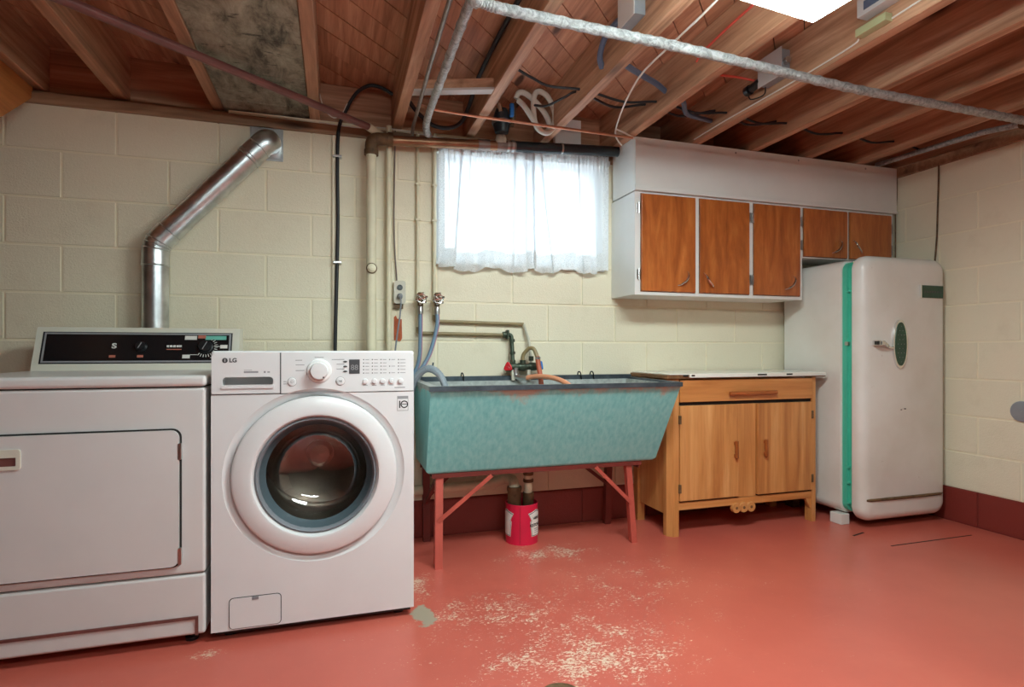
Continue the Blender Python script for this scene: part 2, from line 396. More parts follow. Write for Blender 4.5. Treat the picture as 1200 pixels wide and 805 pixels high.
def text(name, s_, size, loc, m, parent, rot=(PI/2, 0, 0), ext=.0004, sx=1, bold=0.):
    cu = bpy.data.curves.new(name, 'FONT'); cu.body = s_; cu.size = size; cu.extrude = ext; cu.align_x = 'CENTER'; cu.align_y = 'CENTER'; cu.offset = bold
    o = bpy.data.objects.new(name, cu); COL.objects.link(o)
    me = bpy.data.meshes.new_from_object(o.evaluated_get(bpy.context.evaluated_depsgraph_get()))
    bpy.data.objects.remove(o); bpy.data.curves.remove(cu)
    from mathutils import Euler
    me.transform(Euler(rot).to_matrix().to_4x4() @ Matrix.Diagonal((sx, 1, 1, 1)))
    me.materials.clear(); me.materials.append(m)
    return link(name, me, loc, parent)

# ------------------------------------------------------------------ the setting
YB, XR, XL, YF = 2.926, 3.312, -2.4, -2.4
ZJ, ZS = 2.075, 2.28          # joist underside, subfloor underside
H = .2032; Z0 = .1918; ZTOP = Z0+9*H
WX0, WX1, WZ0, WZ1 = .500, 1.444, Z0+6*H, ZTOP
floor = struct(MB().box(XL-.2, XR+.2, YF-.2, YB+.2, -.1, 0).build('floor', m_floor), 'concrete floor painted worn red', 'floor')
# expansion cut in front of the refrigerator, and a straight crack
cr = MB().box(2.604, 3.153, 2.117, 2.124, .0002, .0012).build('crack', m_gap, floor)
MB().box(2.56, 2.66, 2.30, 2.31, .0002, .0012).rot(.25, (2.6, 2.3, 0)).build('crack', m_gap, floor)

# back wall: mortar bed with the window opening left free, then every block
wb = MB()
yb0 = YB+.0045
wb.box(XL, WX0, yb0, YB+.2, Z0, ZTOP); wb.box(WX1, XR+.2, yb0, YB+.2, Z0, ZTOP); wb.box(WX0, WX1, yb0, YB+.2, Z0, WZ0)
wall_back = struct(wb.build('wall_back', m_mortar), 'cream painted concrete block wall with the curtained window', 'wall')
MB().box(XL, XR+.2, yb0, YB+.2, 0, Z0).build('base_bed', m_redmortar, wall_back)
blockcache = {}
def block(x0, x1, z0, z1, mat_, parent, face='back'):
    g = .0045
    w_, h_ = x1-x0-2*g, z1-z0-2*g
    if w_ < .015: return
    key = (round(w_, 3), round(h_, 3), mat_.name, face)
    if key not in blockcache:
        b_ = MB()
        if face == 'back': b_.box(-w_/2, w_/2, -.008, .008, -h_/2, h_/2, .0025, 2)
        else: b_.box(-.008, .008, -w_/2, w_/2, -h_/2, h_/2, .0025, 2)
        blockcache[key] = b_.mesh('block', mat_)[0]
    me = blockcache[key]; xc, zc_ = (x0+x1)/2, (z0+z1)/2; j = random.uniform(-.0008, .0008)
    link('block', me, (xc, YB+.008+j, zc_) if face == 'back' else (XR+.008+j, xc, zc_), parent)
for k in range(10):
    z0, z1 = (0, Z0) if k == 0 else (Z0+(k-1)*H, Z0+k*H)
    off = -1.3253+(0 if k % 2 == 1 else .2032)
    xs = sorted([XL+.01]+[off+i*.4064 for i in range(-3, 13) if XL+.05 < off+i*.4064 < XR-.05]+[XR])
    for a, c in zip(xs, xs[1:]):
        segs = [(a, c)]
        if k >= 7:
            segs = [(max(a, p), min(c, q)) for p, q in ((-9, WX0), (WX1, 9)) if min(c, q)-max(a, p) > .02]
        for p, q in segs: block(p, q, z0, z1, m_redblock if k == 0 else m_block, wall_back)
# right wall
wall_right = struct(MB().box(XR+.0045, XR+.2, YF, YB, Z0, ZTOP).build('wall_right', m_mortar), 'cream painted concrete block wall beside the refrigerator', 'wall')
MB().box(XR+.0045, XR+.2, YF, YB, 0, Z0).build('base_bed', m_redmortar, wall_right)
for k in range(10):
    z0, z1 = (0, Z0) if k == 0 else (Z0+(k-1)*H, Z0+k*H)
    off = 2.6024-(.2032 if k % 2 == 1 else 0)
    ys = sorted([YB-.002]+[off-i*.4064 for i in range(0, 8) if off-i*.4064 > -.2]+([off+.4064] if off+.4064 < YB-.02 else []))
    for a, c in zip(ys, ys[1:]): block(a, c, z0, z1, m_redblock if k == 0 else m_block, wall_right, 'right')
struct(MB().box(XL-.2, XL, YF-.2, YB+.2, 0, ZS+.05).build('wall_left', m_plainwall), 'plain brown wall at the far left', 'wall')
struct(MB().box(XL-.2, XR+.2, YF-.2, YF, 0, ZS+.05).build('wall_front', m_plainwall), 'plain brown wall behind the viewer', 'wall')
# sill plates on top of the block walls
pl = struct(MB().box(XL, XR, YB-.018, YB+.15, ZTOP-.012, ZTOP+.034, .003).build('trim_1', m_plate), 'brown timber plate along the top of the back wall', 'sill plate')
MB().box(-.47, 1.5, YB-.004, YB+.15, ZTOP+.034, ZJ, .002).build('mortar_ledge', m_mortar, pl)
MB().box(XL, -.47, YB+.02, YB+.15, ZTOP+.034, ZJ).build('mortar_ledge', m_plate, pl)
MB().box(1.5, XR, YB+.02, YB+.15, ZTOP+.034, ZJ).build('mortar_ledge', m_plate, pl)
struct(MB().box(XR-.012, XR+.15, YF, YB-.02, ZTOP-.004, ZJ, .003).build('trim_2', m_plate), 'thin timber plate along the top of the right wall', 'sill plate')

# ceiling: slab, diagonal boards, joists, rim boards
ceiling = struct(MB().box(XL-.2, XR+.2, YF-.2, YB+.2, ZS+.022, ZS+.12).build('ceiling', m_gap), 'open ceiling of timber joists under diagonal boards', 'ceiling')
def clip(poly, n, d):       # keep n.p <= d
    o = []
    for i, p in enumerate(poly):
        q = poly[(i+1) % len(poly)]; a = n[0]*p[0]+n[1]*p[1]-d; c = n[0]*q[0]+n[1]*q[1]-d
        if a <= 0: o.append(p)
        if a*c < 0: t = a/(a-c); o.append((p[0]+t*(q[0]-p[0]), p[1]+t*(q[1]-p[1])))
    return o
BW = .1165; r2 = math.sqrt(.5)
u = -3.0
X0c, X1c, Y0c, Y1c = XL, XR, .2, YB+.05
while u < 5:
    poly = [(X0c, Y0c), (X1c, Y0c), (X1c, Y1c), (X0c, Y1c)]
    poly = clip(poly, (-r2, r2), u+BW-.002); poly = clip(poly, (r2, -r2), -(u+.002))
    if len(poly) >= 3:
        dz = random.uniform(-.002, .002)
        MB().prism(poly, ZS+dz, ZS+.021, 'z').build('plank', m_plank, ceiling)
    u += BW
MB().box(XL, XR, YF, .2, ZS, ZS+.021).build('board_field', m_joist_x, ceiling)
JX = [-1.21, -.905, -.515, -.090, .302, .678, 1.076, 1.476, 1.873, 2.245, 2.628, 3.012]
JX = [-2.15, -1.75]+JX
jme, jc = MB().box(-.0235, .0235, YF, YB+.1, ZJ, ZS, .002, 1).mesh('joist', m_joist)
for x in JX: link('joist', jme, (x, jc.y, jc.z), ceiling)
for a, c in zip([XL]+JX, JX+[XR]):
    MB().box(a+.022, c-.022, YB+.055, YB+.09, ZJ, ZS+.03).build('rim_board', m_joist_x, ceiling)
MB().box(XR+.005, XR+.15, YF, YB+.05, ZJ, ZS+.03).build('rim_board', m_joist, ceiling)
MB().hexa([(.325, 2.49, 2.088), (.656, 2.37, 2.088), (.656, 2.41, 2.088), (.325, 2.53, 2.088)], [(.325, 2.49, 2.13), (.656, 2.37, 2.13), (.656, 2.41, 2.13), (.325, 2.53, 2.13)]).build('blocking', m_joist_x, ceiling)
MB().hexa([(.325, 2.482, 2.078), (.656, 2.362, 2.078), (.656, 2.41, 2.078), (.325, 2.53, 2.078)], [(.325, 2.482, 2.088), (.656, 2.362, 2.088), (.656, 2.41, 2.088), (.325, 2.53, 2.088)]).build('blocking_strip', m_boxwhite, ceiling, 'grey painted strip under the blocking')
MB().box(1.155, 1.31, YB-.006, YB+.03, 2.085, 2.235, .002).build('patch_board', m_cabwhite, ceiling, 'white painted board closing the joist bay')
# sloping stair side boards left of the dryer
st = tag(MB().prism([(2.915, 2.072), (2.915, 2.03), (1.75, 1.17), (1.75, 2.072)], -1.245, -1.222, 'x').build('stair_side_panel', m_ply), 'orange wood panel with sloping lower edge at upper left', 'panel')

# galvanised panning sheet between two joists
ps = MB().box(-.489, -.116, .25, 2.978, 2.082, 2.085)
for i in range(9): ps.box(-.489, -.116, .5+i*.29, .503+i*.29, 2.0805, 2.082)
tag(ps.build('duct_panning_sheet', m_pan), 'stained grey sheet metal nailed between two left joists', 'sheet metal')

# window with frame, sash, panes
win = struct(thing('window_1', 'small basement window behind white curtains', 'window', (.972, YB+.1, WZ0)))
fr = MB()
for a in ((WX0, WX0+.04, WZ0, WZ1), (WX1-.04, WX1, WZ0, WZ1), (WX0+.04, WX1-.04, WZ0, WZ0+.035), (WX0+.04, WX1-.04, WZ1-.04, WZ1)): fr.box(a[0], a[1], YB+.10, YB+.16, a[2], a[3], .003)
fr.build('window_frame', m_winframe, win)
MB().box(.957, .987, YB+.105, YB+.155, WZ0+.035, WZ1-.04, .003).build('mullion', m_winframe, win)
for a, c in ((WX0+.04, .957), (.987, WX1-.04)): MB().box(a, c, YB+.128, YB+.132, WZ0+.035, WZ1-.04).build('pane', m_pane, win)
MB().box(WX0-.004, WX1+.004, YB-.022, YB+.1, WZ0-.012, WZ0+.004, .003).build('window_sill', m_winframe, win)
MB().box(WX0-.022, WX0, YB-.014, YB+.1, WZ0, WZ1-.02, .003).build('side_casing', m_cream, win)
MB().box(WX1, WX1+.022, YB-.014, YB+.1, WZ0, WZ1-.02, .003).build('side_casing', m_cream, win)

# ------------------------------------------------------------------ ceiling light fixture, plus an added unseen fill light
def fixture(cx, cy, rz, label, dm):
    L, Wd = .98, .32
    t = thing('ceiling_light', label, 'ceiling light', (cx, cy, 1.985))
    p = (cx, cy, 0)
    MB().box(cx-L/2, cx+L/2, cy-Wd/2, cy+Wd/2, 2.0185, ZJ-.001, .004).rot(rz, p).build('housing', m_fixwhite, t)
    MB().box(cx-L/2+.004, cx+L/2-.004, cy-Wd/2+.004, cy+Wd/2-.004, 1.986, 2.018, .006, 2).rot(rz, p).build('diffuser', dm, t, 'lit white diffuser')
fixture(.968, 1.230, .10, 'glaring white ceiling light at the top edge of the picture', m_diff1)
def fill_light(cx, cy, z, label):  # invented lamp out of view, added to brighten surfaces facing the camera
    L = 1.22; t = thing('fill_light', label, 'ceiling light', (cx, cy, z))
    MB().box(cx-L/2, cx+L/2, cy-.035, cy+.035, z+.03, z+.075, .004).build('housing', m_fixwhite, t)
    for s_ in (-1, 1):
        MB().tube([(cx-L/2+.02, cy+s_*.045, z), (cx+L/2-.02, cy+s_*.045, z)], .017, 14).build('tube', m_filltube, t, 'glowing tube of the added fill light')
        MB().box(cx+s_*(L/2-.01)-.01, cx+s_*(L/2-.01)+.01, cy-.065, cy+.065, z-.02, z+.03, .003).build('fill_lamp_holder', m_fixwhite, t)
        MB().tube([(cx+s_*.45, cy, z+.07), (cx+s_*.45, cy, ZJ)], .002, 6).build('fill_lamp_chain', m_steel, t)
fill_light(.45, -.30, 1.90, 'added unseen fill light, a hanging strip behind the viewer')

# ------------------------------------------------------------------ washing machine
wm = thing('washing_machine', 'white front-loading washing machine with round glass door', 'washing machine', (-.056, 2.44, 0))
x0, x1, yf = -.386, .274, 2.078
DC = (-.057, .531)
sh = MB()
sh.box(x0, x0+.02, yf+.016, 2.80, .03, .95, .004); sh.box(x1-.02, x1, yf+.016, 2.80, .03, .95, .004)
sh.box(x0+.018, x1-.018, 2.78, 2.80, .03, .95); sh.box(x0+.018, x1-.018, yf+.04, 2.79, .03, .05)
sh.build('cabinet_body', m_white, wm)
MB().box(x0-.001, x1+.001, yf+.006, 2.802, .938, .957, .008, 3).build('top_panel', m_white, wm)
RH = .297
def arcpts(zc_cut, r, n=40):   # points on hole circle below cut height, from left crossing round the bottom to the right crossing
    a = math.asin((zc_cut-DC[1])/r); return [(DC[0]+r*math.cos(t), DC[1]+r*math.sin(t)) for t in [PI-a+(PI+2*a)*k/n for k in range(n+1)]]
ZC = .811
low = [(x0, .032), (x0, ZC)]+arcpts(ZC, RH)+[(x1, ZC), (x1, .032)]
MB().prism(low, yf, yf+.02, 'y').build('front_panel', m_white, wm)
a = math.asin((ZC+.003-DC[1])/RH)
upc = [(DC[0]+RH*math.cos(t), DC[1]+RH*math.sin(t)) for t in [PI-a-(PI-2*a)*k/14 for k in range(15)]]
ctl = [(-.172, .944), (-.172, ZC+.003)]+upc+[(x1-.001, ZC+.003), (x1-.001, .940), (x1-.012, .951)]+[(-.172, .951)]
MB().prism(ctl, yf-.003, yf+.02, 'y').build('control_panel', m_white, wm)
dsh = MB().lathe([(RH+.0005, .001), (RH-.006, .005), (.282, .011), (.273, .016), (.264, .03), (.262, .05)], (DC[0], yf, DC[1]), 'y', 64)
dsh.build('door_recess', m_white, wm)
# detergent drawer with recessed grip
dr = MB(); dy0, dy1 = yf-.004, yf+.02
dr.prism([(x0+.002, ZC+.004), (-.176, ZC+.004), (-.176, .951), (x0+.012, .951), (x0+.002, .940)], dy0, dy1, 'y', holes=[rrect(-.351, -.197, .838, .870, .012)])
drw = dr.build('detergent_drawer', m_white, wm)
gr = MB().box(-.353, -.195, yf+.062, yf+.066, .836, .872); gr.box(-.353, -.195, yf+.019, yf+.064, .872, .875); gr.box(-.353, -.195, yf+.019, yf+.064, .833, .836); gr.box(-.355, -.353, yf+.019, yf+.064, .834, .874); gr.box(-.195, -.193, yf+.019, yf+.064, .834, .874)
gr.build('grip_recess', m_white, drw)
MB().prism(rrect(-.354, -.194, .832, .844, .005), dy0-.004, dy0+.004, 'y').build('grip_lip', m_white, drw)
MB().box(-.1765, -.172, yf-.001, yf+.01, ZC, .951).build('panel_seam', m_dgray, wm)
MB().box(x0+.001, x1-.001, yf+.004, yf+.012, ZC-.001, ZC+.004).build('panel_seam', m_lgray, wm)
# knob, buttons, display, indicator dots
kx, kz = -.050, .888
kn = MB().lathe([(.041, 0), (.040, -.006), (.034, -.010)], (kx, yf-.003, kz), 'y', 40, cap1=True).build('knob_ring', m_fixwhite, wm, 'pale ring behind the knob')
MB().lathe([(.030, -.006), (.029, -.024), (.0265, -.029), (.001, -.030)], (kx, yf-.003, kz), 'y', 36).build('program_knob', m_white, wm)
MB().box(kx+.012, kx+.017, yf-.0345, yf-.032, kz-.024, kz-.019).build('knob_pointer', m_dgray, wm)
for bx, bz, br in ((-.137, .852, .0125), (.020, .852, .0125)):
    MB().lathe([(br+.002, 0), (br+.002, -.001), (br, -.001), (br-.0005, -.004), (.0005, -.005)], (bx, yf-.003, bz), 'y', 24).build('button', m_white, wm)
    MB().lathe([(br+.003, -.0004), (br+.0018, -.0012)], (bx, yf-.003, bz), 'y', 24).build('button_ring', m_lgray, wm)
text('play_mark', '▸II' if False else '>II', .010, (.020, yf-.0085, .852), m_dgray, wm)
MB().lathe([(.0048, 0), (.0036, -.0006)], (-.137, yf-.0078, .852), 'y', 16).build('power_mark', m_lgray, wm)
for bx in (.104, .135, .164, .195, .226):
    MB().lathe([(.0095, 0), (.0095, -.002), (.008, -.006), (.0005, -.007)], (bx, yf-.003, .850), 'y', 20).build('button', m_white, wm)
    MB().box(bx-.008, bx+.008, yf-.0036, yf-.003, .8345, .8365).build('caption_mark', m_lgray, wm)
MB().box(.049, .085, yf-.0045, yf-.003, .877, .927, .0006).build('display', m_dgray, wm, 'dark grey display window')
text('display_digits', '88', .026, (.067, yf-.0048, .898), m_lgray, wm)
for i in range(3): MB().prism([(.036+.007*math.cos(t), .9195-.017*i+.003*math.sin(t)) for t in [k*PI/6 for k in range(12)]], yf-.0045, yf-.003, 'y').build('indicator_pill', m_dgray, wm)
dots = MB(); caps = MB()
for ci, bx in enumerate((.098, .128, .158, .188, .219)):
    for ri in range(5):
        if ci == 3 and ri % 2: continue
        z = .926-ri*.0118
        dots.box(bx-.0018, bx+.0018, yf-.0038, yf-.003, z-.0018, z+.0018); caps.box(bx+.006, bx+.019+.006*(ci == 4), yf-.0035, yf-.003, z-.0010, z+.0010)
dots.build('indicator_dots', m_dgray, wm)['kind'] = 'stuff'; caps.build('program_captions', m_lgray, wm)['kind'] = 'stuff'
cp = MB()
for cx_, cz_, w_ in ((-.116, .925, .022), (-.112, .909, .028), (-.112, .890, .028), (.012, .927, .042), (.020, .911, .026), (.020, .894, .026), (-.05, .935, .03)): cp.box(cx_-w_/2, cx_+w_/2, yf-.0035, yf-.003, cz_-.0011, cz_+.0011)
for cx_, cz_ in ((-.16, .853), (-.16, .845)): cp.box(cx_-.005, cx_+.005, yf-.0035, yf-.003, cz_-.001, cz_+.001)
cp.box(.205, .242, yf-.0035, yf-.003, .8245, .8275)
cp.build('knob_captions', m_lgray, wm)['kind'] = 'stuff'
MB().lathe([(.0085, 0), (.0085, -.0006), (.0005, -.0006)], (-.344, yf-.004, .9255), 'y', 20).build('round_emblem', m_dgray, wm)
MB().box(-.3445, -.3425, yf-.0052, yf-.0044, .921, .930).build('emblem_stroke', m_white, wm)
text('brand_letters', 'LG', .019, (-.3195, yf-.0045, .9255), m_dgray, wm, bold=.0006)
cp = MB(); cp.box(-.287, -.243, yf-.0045, yf-.004, .8835, .8895); cp.box(-.287, -.262, yf-.0045, yf-.004, .892, .8935); cp.box(-.226, -.220, yf-.0045, yf-.004, .883, .8895); cp.box(-.215, -.207, yf-.0045, yf-.004, .884, .888)
cp.build('drawer_captions', m_lgray, wm)['kind'] = 'stuff'
# sticker with a circled zero
st_ = MB().box(.215, .254, yf-.0008, yf, .742, .795).build('warranty_sticker', m_lgray, wm, 'small grey square sticker reading 10')
MB().box(.2165, .2525, yf-.0012, yf-.0006, .7435, .7845).build('sticker_face', m_white, st_)
MB().box(.2215, .2255, yf-.0018, yf-.001, .752, .778).build('numeral_one', m_ink, st_)
MB().lathe([(.0135, 0), (.0135, -.0008), (.0098, -.0008), (.0098, 0)], (.240, yf-.001, .765), 'y', 28).build('numeral_zero', m_ink, st_)
MB().box(.231, .249, yf-.0018, yf-.001, .7638, .7662).build('zero_bar', m_ink, st_)
# filter cover
MB().prism(rrect(-.333, -.171, .036, .140, .014), yf-.0006, yf+.002, 'y').build('filter_gap', m_gap, wm)
fc = MB().prism(rrect(-.3305, -.1735, .0385, .1375, .012), yf-.003, yf, 'y').build('filter_cover', m_white, wm)
MB().box(-.262, -.242, yf-.0045, yf-.002, .128, .1375).build('cover_tab', m_gray, fc)
for fx in (x0+.05, x1-.05):
    for fy in (yf+.06, 2.74): MB().lathe([(.02, 0), (.02, .012), (.012, .014), (.012, .034)], (fx, fy, 0), 'z', 14, True).build('foot', m_black, wm)
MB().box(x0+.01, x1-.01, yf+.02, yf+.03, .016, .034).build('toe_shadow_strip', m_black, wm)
# door: white ring, inner bezel, glass bowl; drum behind
door = MB().lathe([(.258, .026), (.2695, .018), (.271, .002), (.2685, -.008), (.261, -.013), (.235, -.018), (.214, -.020), (.207, -.018), (.201, -.008), (.197, .006)], (DC[0], yf, DC[1]), 'y', 72).build('door', m_white, wm)
MB().lathe([(.198, -.004), (.192, -.010), (.187, -.004), (.185, .012)], (DC[0], yf, DC[1]), 'y', 64).build('door_bezel', m_gray, door, 'blue-grey inner bezel of the door')
MB().lathe([(.187, .002), (.186, .02), (.172, .055), (.155, .085), (.135, .11), (.10, .128), (.05, .136), (.001, .138)], (DC[0], yf, DC[1]), 'y', 56).build('glass_bowl', m_bowl, door, 'dark reflective glass bowl')
MB().lathe([(.186, .008), (.178, .03), (.168, .045)], (DC[0], yf, DC[1]), 'y', 48).build('bezel_sleeve', m_sleeve, door)
MB().lathe([(.262, .03), (.225, .06), (.20, .10), (.205, .13), (.23, .15), (.25, .155)], (DC[0], yf, DC[1]), 'y', 48).build('rubber_gasket', m_dgray, wm)
MB().lathe([(.25, .15), (.25, .50), (.23, .53), (.14, .51), (.055, .44), (.052, .42), (.038, .405), (.001, .40)], (DC[0], yf, DC[1]), 'y', 48).build('drum', m_drum, wm)

# ------------------------------------------------------------------ dryer
dx0, dx1, df = -1.142, -.402, 2.072
dy = thing('clothes_dryer', 'older white clothes dryer with black control console', 'clothes dryer', ((dx0+dx1)/2, 2.44, 0))
MB().box(dx0, dx1, df+.004, 2.80, .235, .838, .010, 3).build('cabinet_body', m_dryer, dy)
MB().box(dx0, dx1, df+.004, 2.80, .035, .2315, .010, 3).build('toe_panel', m_dryer, dy)
MB().box(dx0+.01, dx1-.01, df+.02, 2.79, .225, .245).build('body_seam', m_gap, dy)
MB().box(dx0+.012, dx1-.012, df+.02, 2.79, .83, .846).build('lid_seam', m_gap, dy)
MB().box(dx0-.004, dx1+.003, df-.004, 2.80, .842, .878, .012, 4).build('top_panel', m_dryer, dy)
ins = MB().box(dx0+.03, -.422, df-.0008, df+.01, .088, .097); ins.box(-.431, -.422, df-.0008, df+.01, .036, .09)
ins.build('toe_groove', m_orangemark if False else m_rust, dy, 'reddish groove on the toe panel')
MB().prism(rrect(-1.075, -.470, .262, .708, .028), df-.001, df+.008, 'y').build('door_gap', m_gap, dy)
dd = MB().prism(rrect(-1.070, -.4755, .267, .703, .024), df-.010, df+.006, 'y').build('door', m_dryerdoor, dy)
h_ = MB().prism(rrect(-1.0, -.893, .603, .664, .008), df-.015, df-.009, 'y', holes=[rrect(-.990, -.904, .614, .655, .004)])
hd = h_.build('pull_frame', m_console, dd)
MB().box(-.992, -.902, df-.0105, df-.0095, .612, .657).build('pull_recess', m_rust, hd, 'brown shaded pull recess')
MB().box(-.990, -.904, df-.0145, df-.0095, .640, .655).build('pull_lip', m_console, hd)
for z in (.635, .300): MB().box(-.4785, -.4685, df-.0115, df+.002, z-.026, z+.026, .001).build('hinge', m_steel, dy)
for fx in (dx0+.05, dx1-.05):
    for fy in (df+.06, 2.74): MB().lathe([(.02, 0), (.02, .012), (.012, .014), (.012, .04)], (fx, fy, 0), 'z', 14, True).build('foot', m_black, dy)
# console with slanted face
cx0, cx1 = -1.123, -.390
def cpt(x, s, off=0):         # point on the slanted console face: s 0 bottom .. 1 top
    nl = math.hypot(.0552, .165); return Vector((x, 2.6618+.0552*s-off*.165/nl, .882+.165*s+off*.0552/nl))
cn = MB().prism([(2.6605, .878), (2.716, 1.044), (2.724, 1.052), (2.79, 1.052), (2.80, 1.04), (2.80, .878)], cx0, cx1, 'x').build('console', m_console, dy)
def cplate(name, xa, xb, sa, sb, off, th, m_, parent, label=None):
    b_ = MB().hexa([cpt(xa, sa, off), cpt(xb, sa, off), cpt(xb, sb, off), cpt(xa, sb, off)], [cpt(xa, sa, off+th), cpt(xb, sa, off+th), cpt(xb, sb, off+th), cpt(xa, sb, off+th)])
    return b_.build(name, m_, parent, label)
cplate('console_bezel', -1.100, -.419, .14, .91, -.002, .003, m_black, cn)
cplate('silver_outline', -1.094, -.424, .165, .890, .001, .0012, m_lgray, cn, 'thin silver outline')
face = cplate('console_face', -1.0865, -.4315, .205, .850, .0022, .0012, m_panelblk, cn, 'black control face')
def cmark(name, xc, s, w_, h_, m_, off=.0036): return cplate(name, xc-w_/2, xc+w_/2, s-h_/2, s+h_/2, off, .0008, m_, cn)
sl = math.atan2(.165, .0552)
text('letter_mark', 'S', .030, cpt(-.852, .56, .0045), m_paper, cn, (sl, 0, 0), sx=1.25, bold=.001)
for xc in (-.855, -.757): cmark('red_caption', xc, .31, .022, .06, m_orangemark)
for i, xc in enumerate((-.660, -.648, -.636, -.624, -.614)): cmark('brand_caption', xc, .56, .009, .05, m_paper)
cmark('brand_underline', -.637, .48, .055, .02, m_orangemark)
def cknob(xc, s, r, name):
    b_ = MB().lathe([(r*1.15, 0), (r*1.1, -.004), (r, -.005), (r*.9, -.018), (.0005, -.019)], (0, 0, 0), 'y', 24)
    R = Matrix.Rotation(-(PI/2-sl), 3, 'X'); p = cpt(xc, s, .003); b_.v = [R @ q+p for q in b_.v]
    k_ = b_.build(name, m_black, cn)
    q = MB().box(-.0012, .0012, -.021, -.0185, -r*.7, r*.7).rot(.45, (0,0,0), 'Y'); q.v = [R @ z+p for z in q.v]; q.build('pointer', m_lgray, k_)
cknob(-.757, .55, .019, 'selector_knob'); cknob(-.520, .55, .026, 'timer_knob')
for xc, s, w_, h_, m_ in ((-.577, .775, .045, .10, m_paper), (-.535, .80, .03, .08, m_orangemark), (-.468, .775, .052, .10, m_tealmark), (-.507, .775, .03, .10, m_tealmark), (-.450, .55, .028, .09, m_paper), (-.455, .30, .028, .09, m_orangemark), (-.590, .30, .028, .09, m_paper)):
    cmark('dial_caption', xc, s, w_, h_, m_)
cmark('dial_lead', -.476, .555, .024, .012, m_paper); cmark('dial_lead', -.563, .345, .026, .012, m_paper); cmark('dial_lead', -.485, .27, .03, .012, m_paper)
tk = MB()
for k in range(14):
    a = -2.2+k*.24
    xc, s = -.520+.041*math.cos(a), .55+.041*math.sin(a)/.175
    tk.hexa(*[[cpt(xc+p*math.cos(a)*.006-q*math.sin(a)*.0012, s+(p*math.sin(a)*.006+q*math.cos(a)*.0012)/.175, o_) for p, q in ((-1, -1), (1, -1), (1, 1), (-1, 1))] for o_ in (.0036, .0044)])
tk.build('dial_ticks', m_paper, cn)['kind'] = 'stuff'

# ------------------------------------------------------------------ dryer vent duct
vd = thing('dryer_vent_duct', 'shiny galvanised vent duct rising from dryer to wall plate', 'vent duct', (-.75, 2.84, .9))
VR = .052; yv = 2.858
MB().tube([(-.75, yv, .60), (-.75, yv, 1.335)], VR, 28).build('lower_pipe', m_galv, vd)
dirn = (Vector((-.318, yv, 1.905))-Vector((-.715, yv, 1.462))).normalized()
P1 = Vector((-.75, yv, 1.33)); P2 = Vector((-.715, yv, 1.462))+dirn*.03
mid = fillet([P1, Vector((-.75, yv, 1.423)), P2], .2, 4)
el = MB(); el.tube(mid, VR+.0015, 28); el.build('elbow', m_galv, vd)
for q in (mid[0], mid[2], mid[3], mid[4], mid[-1]):
    i = min(range(len(mid)), key=lambda k: (mid[k]-q).length); t_ = (mid[min(i+1, len(mid)-1)]-mid[max(i-1, 0)]).normalized()
    MB().tube([q-t_*.003, q, q+t_*.003], [VR+.001, VR+.004, VR+.001], 28).build('seam_ring', m_galv, vd)
Q1 = P2; Q2 = Vector((-.345, yv, 1.875))
MB().tube([Q1, Q2], VR, 28).build('upper_pipe', m_galv, vd)
mid2 = fillet([Q2, Q2+dirn*.075, Vector((-.296, YB-.005, 1.935))], .06, 4)
MB().tube([Q2-dirn*.05]+mid2, VR+.003, 28).build('wall_elbow', m_galv, vd)
for q in (Q2-dirn*.05, Q2-dirn*.035, Q2+dirn*.02): MB().tube([q-dirn*.003, q, q+dirn*.003], [VR+.002, VR+.006, VR+.002], 28).build('seam_ring', m_galv, vd)
wp = MB().prism(rrect(-.378, -.233, 1.856, 2.012, .004), YB-.006, YB-.001, 'y').build('wall_plate', m_galv, vd)
MB().prism(rrect(-.370, -.241, 1.864, 2.004, .004), YB-.010, YB-.006, 'y').build('plate_flange', m_galv, wp)

# ------------------------------------------------------------------ laundry sink
sk = thing('laundry_sink', 'teal concrete laundry tub on red angle-iron legs', 'sink', (.97, 2.65, 0))
To = [(.377, 2.335), (1.563, 2.335), (1.60, 2.905), (.383, 2.905)]; Bo = [(.388, 2.525), (1.540, 2.525), (1.555, 2.885), (.392, 2.885)]
ZT, ZBt = .800, .408
def ins_(q, d): c = (sum(p[0] for p in q)/4, sum(p[1] for p in q)/4); return [(p[0]+(d if p[0] < c[0] else -d), p[1]+(d if p[1] < c[1] else -d)) for p in q]
Ti, Bi = ins_(To, .04), ins_(Bo, .05)
o_v = [(*p, ZT) for p in To]+[(*p, ZBt+.012) for p in Bo]+[(*p, ZBt) for p in ins_(Bo, .012)]
bs = MB().add(o_v, [(i, (i+1) % 4, 4+(i+1) % 4, 4+i) for i in range(4)]+[(4+i, 4+(i+1) % 4, 8+(i+1) % 4, 8+i) for i in range(4)]+[(8, 9, 10, 11)])
bs.build('basin', m_teal, sk, 'streaked teal outer basin')
bi = MB().add([(*p, ZT) for p in To]+[(*p, ZT) for p in Ti]+[(*p, ZBt+.05) for p in Bi], [(i, (i+1) % 4, 4+(i+1) % 4, 4+i) for i in range(4)]+[(4+i, 4+(i+1) % 4, 8+(i+1) % 4, 8+i) for i in range(4)]+[(8, 9, 10, 11)])
bi.build('basin_interior', m_concrete, sk, 'grey speckled concrete interior')
rm = MB()
def bar(a, c, wdt, z0, z1, mb):
    a, c = Vector((*a, 0)), Vector((*c, 0)); n_ = (c-a).normalized(); s_ = Vector((-n_.y, n_.x, 0))*wdt
    q = [a, c, c+s_, a+s_]; mb.hexa([(p.x, p.y, z0) for p in q], [(p.x, p.y, z1) for p in q])
bar((To[0][0]-.004, To[0][1]-.005), (To[1][0]+.004, To[1][1]-.005), .03, ZT-.012, ZT+.009, rm)
rm.build('front_rim', m_rim, sk, 'dark steel rim along the front')
rs = MB()
